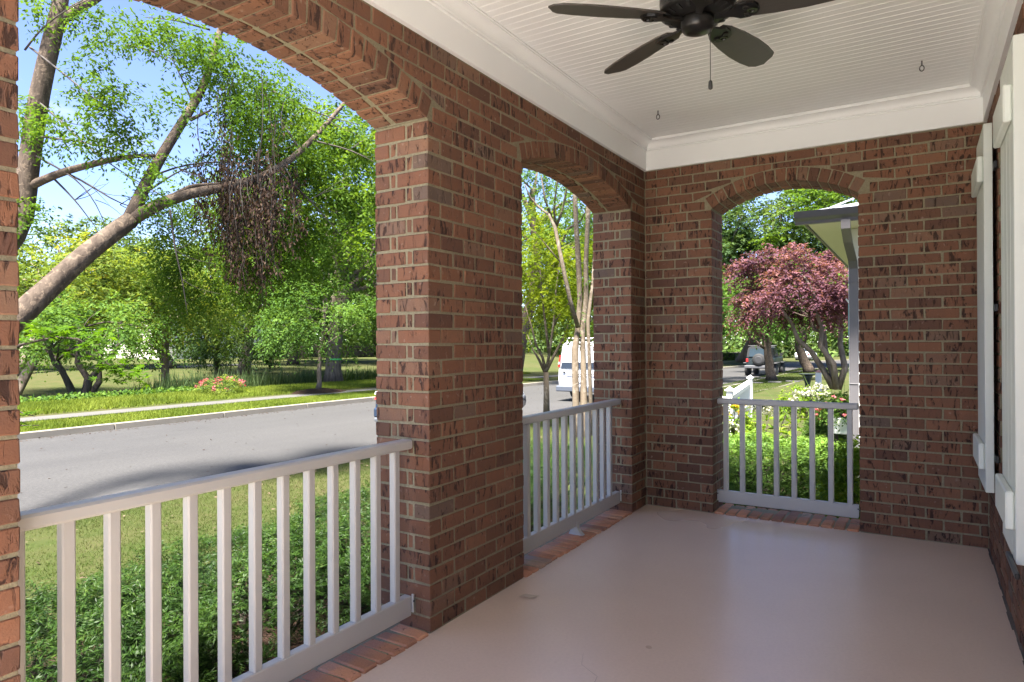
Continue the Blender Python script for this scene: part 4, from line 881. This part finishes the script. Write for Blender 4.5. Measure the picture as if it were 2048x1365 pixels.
def flower_bush(name, label, c, rad, nl, leaf, ln, flowers, nf, fl, fs, petals=9):
    c = np.array(c, float); rt = thing(name, label, 'flowering shrub', (c[0], c[1], c[2]-rad[2])); st, d, cz, _ = blob_twigs(c, rad, nl//12, 12, min(rad)*.4, low=-.6, shell=.3)
    me = leaf_mesh('foliage', *sprays(st, d, ln*3, 7, ln, ln*.45, .3, cz)); me.materials.append(leaf); link('foliage', me, rt); b = MB()
    for i in range(7): a = i/7*6.28; b.tube(limb((c[0], c[1], c[2]-rad[2]), c+np.array([math.cos(a)*rad[0]*.6, math.sin(a)*rad[1]*.6, rad[2]*.4]), .05), np.linspace(.012, .004, 6), 5)
    b.build('stems', m_dark, rt)
    pts = flowers if flowers is not None else [c+q*np.array(rad)*1.03 for q in rand_dir(nf*3) if q[2] > .0][:nf]
    for q in pts:
        n = petals; dd = rand_dir(n); me = leaf_mesh('flower_head', q+dd*fs*.38*np.array([1, 1, .8]), rand_dir(n), dd, fs*.5, fs*.42, rng.uniform(0, 1, n)); me.materials.append(fl); link('flower_head', me, rt)
    return rt
flower_bush('pink_shrub', 'low shrub with pink blossoms at the edge of the cattails', P(445, 778, 24.4), (1.05, .8, .42), 420, l_yel, .07, None, 44, l_pink, .11)
# ------------------------------------------------------------------ garden beyond the end arch
yew('bright green clipped yew mound just outside the end arch', .62, 2.30, .82, .62, -.42, .30, 4200, l_box, 'clipped_yew', .036, 3, .085, 14, group=None, low=-.95, wr=.3)
yew('small upright yew between the hydrangea and the white planter', .98, 3.7, .26, .30, -.42, .48, 1500, l_box, 'upright_yew', .036, 6, .09, 14, group=None, low=-.95, wr=.3)
hy = thing('hydrangea', 'large-leaved hydrangea with cream flower heads behind the clipped yew', 'flowering shrub', (.1, 3.7, -.42)); b = MB(); hleaf = []
for k in range(4):
    q = MB(); w_ = .030; pr = [(0, 0), (.35, .8), (.6, .9), (.85, .55), (1, 0)]; n = len(pr); LN = .13*(1+.1*k)
    vs = [(0, t*LN, -.25*LN*t*t) for t, _ in pr]+[(s*w_, t*LN, -.25*LN*t*t+.012) for t, s in pr[1:4]]+[(-s*w_, t*LN, -.25*LN*t*t+.012) for t, s in pr[1:4]]
    q.add(vs, [(0, 5, 1), (1, 5, 6, 2), (2, 6, 7, 3), (3, 7, 4), (0, 1, 8), (1, 2, 9, 8), (2, 3, 10, 9), (3, 4, 10)]); q.r = [k/3.]*len(q.f); me = q.mesh('leaf', rnd=True); me.materials.append(l_hyd); hleaf.append(me)
hfl = []
for i in range(15):
    u, v = rng.uniform(1455, 1615), rng.uniform(808, 850); tip = P(u, v, rng.uniform(8.2, 9.4)); bs = np.array([.1+(tip[0]-.1)*.35, 3.75+(tip[1]-3.75)*.35, -.42]); st_ = limb(bs, tip, .03, 7, .03); b.tube(st_, np.linspace(.009, .004, 7), 5); hfl.append(tip)
    for k in range(16):
        t = rng.uniform(2.0, 6); j = min(int(t), 5); p_ = st_[j]+(st_[j+1]-st_[j])*(t-j)
        setparent(put_leaf(random.choice(hleaf), p_, random.uniform(0, 6.28), random.uniform(-.5, .4), random.uniform(-.4, .4), random.uniform(.75, 1.25)), hy)
b.build('stems', m_twig, hy)
for (u, v, dd) in ((1535,810,8.6), (1542,822,8.5), (1530,822,8.7), (1462,850,8.2), (1478,855,8.3), (1595,812,8.8), (1500,808,9), (1515,815,9.2)):
    n = 46; q = P(u, v, dd); di = rand_dir(n); me = leaf_mesh('flower_head', q+di*np.array([.045, .045, .06])*rng.uniform(.6, 1, (n, 1)), rand_dir(n), di, .028, .026, rng.uniform(0, 1, n)); me.materials.append(l_petal); link('flower_head', me, hy)
fh = [P(u, v, 11+rng.uniform(-.3, .3)) for u, v in zip(rng.uniform(1580, 1655, 20), rng.uniform(770, 800, 20))]
flower_bush('hydrangea', 'hydrangea with massed pale cream flower heads beside the sidewalk', P(1612, 800, 11.2), (.36, .34, .30), 260, l_hyd, .07, fh, 0, l_petal, .10, 26)
fh = [P(u, v, 8.8+rng.uniform(-.3, .3)) for u, v in zip(rng.uniform(1446, 1500, 26), rng.uniform(800, 832, 26))]
flower_bush('coneflowers', 'clump of golden daisy flowers beside the end arch pier', P(1468, 840, 8.8), (.24, .24, .24), 200, l_hyd, .06, fh, 0, l_gold, .055, 9)
flower_bush('glossy_shrub', 'loose glossy-leaved shrub close to the end arch right jamb', np.array([1.50, 1.28, .02]), (.24, .26, .46), 900, l_hyd, .055, [], 0, l_petal, .05)
flower_bush('low_shrub', 'dark low shrub at the foot of the clipped yew', np.array([.50, 1.45, -.30]), (.36, .22, .12), 300, l_green, .04, [], 0, l_petal, .05)
# neighbouring porch
m_gut = plain('gutter_grey', (.115,.108,.112), .35, 10, .08, .03); m_cream = plain('cream_soffit', (.66,.64,.52), .6, 8, .05); m_metal = plain('roof_metal', (.42,.43,.45), .35, 6, .08)
npz = thing('neighbour_porch', 'neighbouring porch corner with dark gutter, cream soffit and white post', 'porch', (1.52, 2.9, -.4)); GX, GY, GZ = .93, 2.17, 2.595
b = MB(); pf = [(0, 0), (-.012, .03), (-.05, .06), (-.075, .105), (-.085, .125), (.05, .125), (.05, 0)]
b.prism([(GX-.08, GY+y, GZ+z) for y, z in pf], (4, 0, 0)); gt = b.build('gutter', m_gut, npz)
b = MB(); b.prism([(GX+y*.4, GY+.05, GZ+z) for y, z in pf], (0, 6, 0)); b.build('fascia', m_gut, npz)
b = MB(); b.box((GX+.03, GY+.052, GZ+.012), (GX+4, GY+6, GZ+.03)); b.build('soffit', m_cream, npz)
b = MB(); b.add([(GX-.0, GY+.01, GZ+.13), (GX+4, GY+.01, GZ+.13), (GX+4, GY+4, GZ+1.0), (GX+1.2, GY+4, GZ+1.0), (GX-.0, GY+6, GZ+.13)], [(0, 1, 2, 3), (0, 3, 4)])
b.build('roof', m_metal, npz)
for i in range(6): b = MB(); b.tube([(GX+.25+i*.45, GY+.01, GZ+.145), (GX+.25+i*.45, GY+3.0, GZ+.145+.65)], .012, 5); b.build('roof_seam', m_metal, npz)
b = MB(); b.bbox((1.30, 2.80, -.4), (1.44, 2.94, GZ+.01), .008); b.build('post', m_white, npz)
b = MB(); b.bbox((1.44, 2.92, -.4), (4, 2.98, GZ+.01), .004); b.build('wall', plain('white_siding', (.72,.72,.7), .6), npz)
b = MB()
def rectube(mb, pts, w_, d_):
    vs = []; 
    for p_ in pts: vs += [(p_[0]-w_, p_[1]-d_, p_[2]), (p_[0]+w_, p_[1]-d_, p_[2]), (p_[0]+w_, p_[1]+d_, p_[2]), (p_[0]-w_, p_[1]+d_, p_[2])]
    mb.add(vs, [(i*4+k, i*4+(k+1) % 4, i*4+4+(k+1) % 4, i*4+4+k) for i in range(len(pts)-1) for k in range(4)]+[(3,2,1,0), tuple(len(vs)-4+k for k in range(4))])
rectube(b, [(1.33, GY+.0, GZ+.01), (1.33, GY+.02, GZ-.08), (1.335, GY+.20, GZ-.2), (1.352, GY+.52, GZ-.36), (1.355, GY+.57, GZ-.44), (1.355, GY+.57, -.35)], .043, .03); dsp = b.build('downspout', m_gut, npz)
for z in (2.0, .9): b = MB(); b.bbox((1.31, GY+.535, z), (1.40, GY+.61, z+.012), .002); b.build('strap', m_gut, dsp)
pb = thing('planter_box', 'white planter box standing by the neighbouring post', 'planter', (1.28, 3.05, -.4)); b = MB(); b.bbox((1.12, 2.95, .32), (1.44, 3.15, .50), .006); b.build('box', m_white, pb)
for xx in (1.14, 1.40):
    b = MB(); b.bbox((xx, 2.98, -.4), (xx+.03, 3.01, .319), .003); b.build('leg', m_dark, pb)
fh = [P(u, v, 7.5+rng.uniform(-.2, .2)) for u, v in ((1630,812), (1636,820), (1633,830), (1645,815), (1668,795), (1685,800), (1655,808), (1690,830), (1640,838))]
flower_bush('geranium', 'pink geraniums spilling from the white planter box', np.array([1.24, 3.05, .60]), (.24, .16, .14), 300, l_green, .045, fh, 0, l_pink, .045, 14)
reeds('spiky_plant', 'spiky long-bladed plant leaning out beside the neighbouring post', 60, (.95, 1.15), (4.6, 4.8), 1.25, .02, l_vine, 'plant', .5)['kind'] = 'thing'
del bpy.data.objects['spiky_plant']['kind']
fg = thing('flag', 'small teal flag hanging by the neighbouring post', 'flag', (1.2, 4.9, 1.9)); b = MB(); b.tube([(1.50, 4.95, 1.35), (1.10, 4.85, 1.95)], .012, 6); b.build('pole', m_white, fg)
b = MB(); vs = []
for i in range(7):
    for j in range(5): t, s_ = i/6, j/4; vs.append((1.12+.30*t, 4.87+.03*math.sin(5*t+3*s_), 1.88-.45*t*.9-s_*.42*(1-.35*t)))
b.add(vs, [(i*5+j, i*5+j+1, i*5+j+6, i*5+j+5) for i in range(6) for j in range(4)]); b.build('cloth', plain('teal_cloth', (.05,.32,.27), .8), fg, smooth=True)
# picket fence
def fence(label, pts, top):
    rt = thing('picket_fence', label, 'fence', (*pts[0], gz(*pts[0])), 'white picket fence runs')
    for i, (x, y) in enumerate(pts):
        z = gz(x, y); b = MB(); b.bbox((x-.05, y-.05, z), (x+.05, y+.05, top+.03), .004); po = b.build('post', m_white, rt)
        b = MB(); b.prism([(x-.075, y-.075, top+.03), (x+.075, y-.075, top+.03), (x+.075, y+.075, top+.03), (x-.075, y+.075, top+.03)], (0, 0, .025))
        b.add([(x-.06, y-.06, top+.055), (x+.06, y-.06, top+.055), (x+.06, y+.06, top+.055), (x-.06, y+.06, top+.055), (x, y, top+.11)], [(0,1,4), (1,2,4), (2,3,4), (3,0,4)]); b.build('post_cap', m_white, po)
    for (x0, y0), (x1, y1) in zip(pts[:-1], pts[1:]):
        ln = math.hypot(x1-x0, y1-y0); ux, uy = (x1-x0)/ln, (y1-y0)/ln; n = int((ln-.12)/.095)
        for zz in (top-.62, top-.16):
            b = MB(); q = [(x0+ux*.05-uy*s, y0+uy*.05+ux*s, zz) for s in (-.018, .018)]+[(x1-ux*.05-uy*s, y1-uy*.05+ux*s, zz) for s in (.018, -.018)]; b.prism(q, (0, 0, .08)); b.build('rail', m_white, rt)
        for k in range(n):
            s0 = .1+k*(ln-.15)/n; c_ = (x0+ux*s0, y0+uy*s0); zb = gz(*c_)+.06; b = MB(); w_ = .022; o_ = .03
            pl = [(c_[0]-ux*w_-uy*o_, c_[1]-uy*w_+ux*o_, zb), (c_[0]+ux*w_-uy*o_, c_[1]+uy*w_+ux*o_, zb), (c_[0]+ux*w_-uy*o_, c_[1]+uy*w_+ux*o_, top-.05), (c_[0]-uy*o_, c_[1]+ux*o_, top), (c_[0]-ux*w_-uy*o_, c_[1]-uy*w_+ux*o_, top-.05)]
            b.prism(pl, (uy*.018, -ux*.018, 0)); b.build('picket', m_white, rt)
fence('white picket fence with capped posts beside the sidewalk beyond the end arch', [(-2.1, 6.5), (-.97, 6.92), (-1.54, 11.3)], .45)
# birdbath, mailbox post, stepping stones
m_verd = plain('dark_green_iron', (.035,.045,.038), .5, 30, .3, .2); q = P(1615, 748, 20); zg = gz(q[0], q[1])
bb = thing('birdbath', 'dark iron birdbath with wide bowl standing beside the sidewalk', 'birdbath', (q[0], q[1], zg)); b = MB(); b.lathe((q[0], q[1], 0), [(.17, zg-.02), (.17, zg+.04), (.09, zg+.09), (.06, zg+.25), (.075, q[2]-.30), (.12, q[2]-.12), (.15, q[2]-.05)], 18); b.build('pedestal', m_verd, bb, smooth=True)
b = MB(); b.lathe((q[0], q[1], 0), [(.12, q[2]-.06), (.24, q[2]-.02), (.26, q[2]), (.22, q[2]-.005), (.05, q[2]-.04)], 24); b.build('bowl', m_verd, bb, smooth=True)
q = P(1637, 745, 19.5); zg = gz(q[0], q[1]); mp_ = thing('garden_post', 'short white post with copper cap beside the birdbath', 'post', (q[0], q[1], zg)); b = MB(); b.bbox((q[0]-.075, q[1]-.075, zg), (q[0]+.075, q[1]+.075, q[2]), .006); b.build('shaft', m_white, mp_)
b = MB(); b.add([(q[0]-.1, q[1]-.1, q[2]), (q[0]+.1, q[1]-.1, q[2]), (q[0]+.1, q[1]+.1, q[2]), (q[0]-.1, q[1]+.1, q[2]), (q[0], q[1], q[2]+.09)], [(0,1,4), (1,2,4), (2,3,4), (3,0,4), (3,2,1,0)]); b.build('cap', plain('copper', (.5,.25,.16), .4, Metallic=.6), mp_)
for k in range(3):
    x, y = -4.9+k*.75, 28.6+k*.5; z = gz(x, y)+.03; b = MB(); b.bbox((x-.3, y-.2, z-.05), (x+.3, y+.2, z+.03), .02, .02); b.build('stepping_stone', m_walk2, None, label=('pale flat stone in the verge nearest the road', 'pale flat stone in the middle of a row of three in the verge', 'pale flat stone in the verge nearest the sidewalk')[k], cat='stone', group='stepping stones in the verge')
x, y = P(1660, 712, 62)[:2]; z = gz(x, y); hd = thing('hydrant', 'small yellow fire hydrant far up the road', 'hydrant', (x, y, z)); b = MB(); b.lathe((x, y, 0), [(.2, z-.05), (.2, z+.08), (.13, z+.1), (.13, z+.6), (.17, z+.62), (.12, z+.75), (.03, z+.82)], 14); b.build('barrel', plain('hydrant_yellow', (.75,.48,.03), .5), hd, smooth=True)
b = MB(); b.tube([(x-.22, y, z+.48), (x+.22, y, z+.48)], .06, 10); b.build('nozzle', bpy.data.materials['hydrant_yellow'], hd)
# ------------------------------------------------------------------ vehicles (built along +y, rear at y0, then placed)
m_tyre = plain('tyre', (.018,.018,.018), .8, 40, .2, .3); m_rim = plain('rim', (.35,.35,.36), .3, 20, .1, .05, Metallic=.8); m_red = plain('tail_lens', (.55,.02,.02), .15); m_amber = plain('amber_lens', (.8,.28,.03), .15); m_clear = plain('clear_lens', (.75,.75,.75), .12)
m_trimb = plain('black_trim', (.03,.03,.032), .6); m_chrome = plain('plate_white', (.75,.76,.78), .4)
def loft(st, mat, name, par, smooth=True):
    """st: list of (y, z0, zbelt, zroof, half width low, half width belt, half width roof)"""
    b = MB(); rings = []
    for (y, z0, zb, zr, w0, wb, wr) in st:
        h = [(-w0*.92, z0), (-w0, z0+.06), (-wb, (z0+zb)/2), (-wb*.985, zb), (-(wb*.35+wr*.65), zb+(zr-zb)*.6), (-wr, zr-.07*(zr-zb > .1)), (-wr*.86, zr), (0, zr+.015)]
        rings.append([(x, y, z) for x, z in h]+[(-x, y, z) for x, z in h[-2::-1]])
    n = len(rings[0]); vs = [p for r in rings for p in r]
    fs = [(i*n+k, i*n+k+1, (i+1)*n+k+1, (i+1)*n+k) for i in range(len(rings)-1) for k in range(n-1)]+[(i*n+n-1, i*n, (i+1)*n, (i+1)*n+n-1) for i in range(len(rings)-1)]
    fs += [tuple(range(n)), tuple((len(rings)-1)*n+k for k in range(n))[::-1]]
    b.add(vs, fs); o = b.build(name, mat, par); 
    if smooth:
        for p in o.data.polygons: p.use_smooth = len(p.vertices) == 4
    return o
def vehicle(name, label, catg, x, y, z, parts, group=None):
    rt = thing(name, label, catg, (0, 0, 0), group); parts(rt); rt.location = (x, y, z); return rt
def wheels(rt, pos, r, wd, tw):
    for yy in pos:
        for sx in (-1, 1):
            x0 = sx*tw; b = MB(); b.lathe((x0, yy, r), [(r*.62, -wd/2), (r*.93, -wd/2), (r, -wd*.32), (r, wd*.32), (r*.93, wd/2), (r*.62, wd/2)], 26, (1, 0, 0)); w_ = b.build('wheel', m_tyre, rt, smooth=True)
            b = MB(); b.lathe((x0, yy, r), [(.05, -wd*.5-.004), (r*.6, -wd*.46), (r*.6, wd*.46), (.05, wd*.5+.004)], 20, (1, 0, 0)); b.build('rim', m_rim, w_)
def pan(rt, name, mat, pts, off): b = MB(); b.prism(pts, off); return b.build(name, mat, rt)
def van(rt):
    loft([(0, .45, 1.12, 1.98, .93, .96, .78), (.10, .40, 1.12, 2.08, .97, 1.0, .84), (.6, .38, 1.12, 2.12, .98, 1.01, .87), (3.2, .38, 1.12, 2.12, .98, 1.01, .87), (4.0, .38, 1.12, 2.05, .98, 1.01, .84), (4.65, .38, 1.12, 1.35, .97, .99, .86), (5.5, .42, .95, 1.08, .94, .95, .85), (5.7, .46, .8, .9, .88, .88, .8)], plain('van_white', (.52,.53,.54), .25), 'body', rt)
    for s in (-1, 1):
        pan(rt, 'rear_window', m_glass, [(s*.05, -.012, 1.18), (s*.86, -.012, 1.18), (s*.74, .062, 1.82), (s*.05, .062, 1.84)], (0, -.012, 0))
        pan(rt, 'tail_light', m_red, [(s*.88, -.02, 1.22), (s*.995, .05, 1.22), (s*.93, .075, 1.64), (s*.85, .04, 1.64)], (0, -.03, 0)); pan(rt, 'reverse_light', m_clear, [(s*.885, -.052, 1.32), (s*.985, .02, 1.32), (s*.972, .024, 1.40), (s*.88, -.048, 1.40)], (0, -.006, 0))
        pan(rt, 'door_handle', m_trimb, [(s*.06, -.03, .96), (s*.62, -.03, .96), (s*.62, -.03, .985), (s*.06, -.03, .985)], (0, -.015, 0)); pan(rt, 'side_window', m_glass, [(s*1.012, .5, 1.2), (s*1.012, 3.8, 1.2), (s*.92, 3.6, 1.8), (s*.92, .55, 1.8)], (s*.008, 0, 0)); pan(rt, 'mirror', m_trimb, [(s*1.05, 3.95, 1.2), (s*1.25, 3.95, 1.2), (s*1.25, 3.95, 1.45), (s*1.05, 3.95, 1.45)], (0, .1, 0))
    pan(rt, 'badge', m_frame, [(-.78, -.02, 1.03), (-.70, -.02, 1.01), (-.66, -.02, 1.05), (-.70, -.02, 1.07), (-.76, -.02, 1.07)], (0, -.02, 0))
    b = MB(); b.bbox((-1.0, -.16, .36), (1.0, .06, .56), .03); b.build('bumper', plain('bumper_grey', (.07,.08,.10), .5), rt); pan(rt, 'licence_plate', m_chrome, [(-.16, -.025, .70), (.16, -.025, .70), (.16, -.025, .85), (-.16, -.025, .85)], (0, -.012, 0))
    for yy in (.4, 1.8, 3.2): b = MB(); b.tube([(-.80, yy, 2.10), (-.80, yy, 2.24), (.80, yy, 2.24), (.80, yy, 2.10)], .025, 6); b.build('rack_bar', m_chrome, rt)
    wheels(rt, (1.25, 4.7), .37, .24, .86)
vehicle('white_van', 'white cargo van with roof rack parked beyond the crape myrtle trunks', 'van', -8.12, 15.75, -.735, van)
def hatch(rt):
    m = plain('navy_paint', (.022,.035,.06), .2, 30, .1, .02, .6)
    loft([(0, .42, .78, .82, .78, .80, .74), (.08, .32, .86, .98, .84, .88, .80), (.30, .28, .92, 1.30, .86, .90, .68), (.75, .26, .94, 1.55, .87, .91, .62), (1.6, .26, .94, 1.60, .88, .91, .62), (2.5, .26, .94, 1.52, .88, .91, .62), (3.25, .26, .93, 1.0, .88, .91, .78), (3.95, .28, .78, .86, .86, .88, .74), (4.3, .32, .62, .70, .76, .78, .66), (4.42, .38, .54, .58, .60, .62, .56)], m, 'body', rt)
    pan(rt, 'rear_window', m_glass, [(-.70, .20, 1.0), (.70, .20, 1.0), (.60, .60, 1.48), (-.60, .60, 1.48)], (0, -.03, .02))
    for s in (-1, 1):
        pan(rt, 'tail_light', m_red, [(s*.66, -.01, .80), (s*.88, .09, .78), (s*.86, .24, 1.14), (s*.74, .16, 1.10)], (0, -.04, .0)); pan(rt, 'reverse_light', m_clear, [(s*.70, -.02, .92), (s*.885, .10, .90), (s*.88, .13, .97), (s*.71, .01, .98)], (0, -.05, 0))
        pan(rt, 'headlight', m_clear, [(s*.50, 4.36, .66), (s*.80, 4.10, .70), (s*.78, 4.02, .82), (s*.52, 4.22, .76)], (0, .05, 0)); pan(rt, 'indicator', m_amber, [(s*.80, 4.02, .70), (s*.885, 3.80, .74), (s*.87, 3.80, .82), (s*.79, 3.98, .80)], (s*.02, .03, 0))
        pan(rt, 'side_window', m_glass, [(s*.905, .55, .98), (s*.905, 3.0, .98), (s*.69, 2.4, 1.46), (s*.70, .85, 1.46)], (s*.01, 0, .0))
    b = MB(); b.bbox((-.84, -.06, .36), (.84, .14, .60), .04); b.build('bumper', m, rt); b = MB(); b.bbox((-.80, -.07, .28), (.80, .12, .37), .02); b.build('lower_bumper', plain('grey_trim', (.10,.11,.12), .6), rt); wheels(rt, (.80, 3.45), .325, .21, .80)
vehicle('blue_hatchback', 'dark blue hatchback parked at the near kerb, hidden in part by the wide pier', 'car', -8.15, 6.25, -.74, hatch)
def jeep(rt):
    m = plain('dark_green_paint', (.014,.022,.024), .3, 20, .1, .02, .6)
    loft([(0, .55, 1.10, 1.14, .76, .78, .76), (.06, .50, 1.14, 1.18, .78, .80, .78), (3.5, .50, 1.14, 1.18, .78, .80, .74), (3.6, .52, 1.08, 1.12, .66, .68, .64)], m, 'body', rt); loft([(.04, 1.15, 1.2, 1.84, .77, .77, .68), (.5, 1.15, 1.2, 1.87, .77, .77, .69), (1.9, 1.15, 1.2, 1.85, .77, .77, .68), (2.25, 1.15, 1.2, 1.24, .77, .77, .7)], plain('soft_top', (.028,.03,.032), .7), 'hard_top', rt)
    pan(rt, 'rear_window', plain('sky_glass', (.03,.045,.055), .1, spec=.4), [(-.62, .01, 1.24), (.62, .01, 1.24), (.56, .05, 1.74), (-.56, .05, 1.74)], (0, -.02, 0))
    for s in (-1, 1):
        pan(rt, 'tail_light', m_red, [(s*.66, -.02, .92), (s*.78, -.02, .92), (s*.78, -.02, 1.12), (s*.66, -.02, 1.12)], (0, -.03, 0)); pan(rt, 'side_window', m_glass, [(s*.785, .2, 1.26), (s*.785, 1.9, 1.26), (s*.71, 1.75, 1.74), (s*.71, .2, 1.74)], (s*.01, 0, 0)); pan(rt, 'mirror', m_frame, [(s*.82, 2.05, 1.25), (s*1.0, 2.05, 1.25), (s*1.0, 2.05, 1.45), (s*.82, 2.05, 1.45)], (0, .08, 0))
        for yy in (.62, 3.05): b = MB(); b.bbox((s*.78 if s > 0 else -1.0, yy-.5, .80), (1.0 if s > 0 else -.78, yy+.5, .87), .02); b.build('fender', m_trimb, rt)
    b = MB(); b.lathe((0, -.16, 1.05), [(.05, -.12), (.30, -.115), (.385, -.06), (.39, .06), (.36, .12), (.05, .12)], 26, (0, 1, 0)); sp_ = b.build('spare_wheel', m_tyre, rt, smooth=True)
    b = MB(); b.lathe((0, -.285, 1.05), [(.05, -.006), (.2, -.004), (.24, .01), (.05, .012)], 20, (0, 1, 0)); b.build('cover', m_trimb, sp_)
    b = MB(); b.bbox((-.86, -.22, .52), (.86, -.02, .70), .03); b.build('bumper', plain('steel_bumper', (.08,.08,.085), .4), rt); b = MB()
    for s in (-.7, .7): b.tube([(s, .1, 1.9), (s, 1.8, 1.9)], .02, 6)
    for yy in (.1, .6, 1.2, 1.8): b.tube([(-.7, yy, 1.92), (.7, yy, 1.92)], .018, 6)
    b.build('roof_rack', m_trimb, rt); wheels(rt, (.62, 3.05), .40, .27, .80)
vehicle('off_roader', 'dark boxy off-roader with rear spare wheel parked at the kerb up the road', 'car', -6.55, 37.6, -.83, jeep)
def sedan(rt):
    loft([(0, .42, .86, .92, .80, .82, .76), (.15, .30, .92, 1.0, .86, .89, .78), (.75, .26, .94, 1.08, .88, .91, .72), (1.4, .26, .94, 1.40, .88, .91, .62), (2.6, .26, .93, 1.42, .88, .91, .62), (3.4, .26, .92, 1.0, .88, .91, .76), (4.4, .30, .75, .80, .84, .86, .74), (4.65, .36, .6, .66, .7, .72, .64)], plain('white_car_paint', (.76,.77,.78), .25), 'body', rt); pan(rt, 'rear_window', m_glass, [(-.64, .82, 1.12), (.64, .82, 1.12), (.56, 1.36, 1.38), (-.56, 1.36, 1.38)], (0, -.03, .03))
    for s in (-1, 1): pan(rt, 'tail_light', m_red, [(s*.45, -.02, .74), (s*.82, .06, .74), (s*.82, .08, .88), (s*.45, .0, .88)], (0, -.03, 0)); pan(rt, 'side_window', m_glass, [(s*.90, 1.0, .99), (s*.90, 3.1, .99), (s*.68, 2.5, 1.34), (s*.68, 1.4, 1.34)], (s*.012, 0, 0))
    b = MB(); b.bbox((-.84, -.05, .34), (.84, .1, .56), .03); b.build('bumper', m_trimb, rt); wheels(rt, (.95, 3.7), .32, .21, .79)
vehicle('white_sedan', 'white saloon car far up the road near the bend', 'car', -9.0, 73, -.92, sedan)
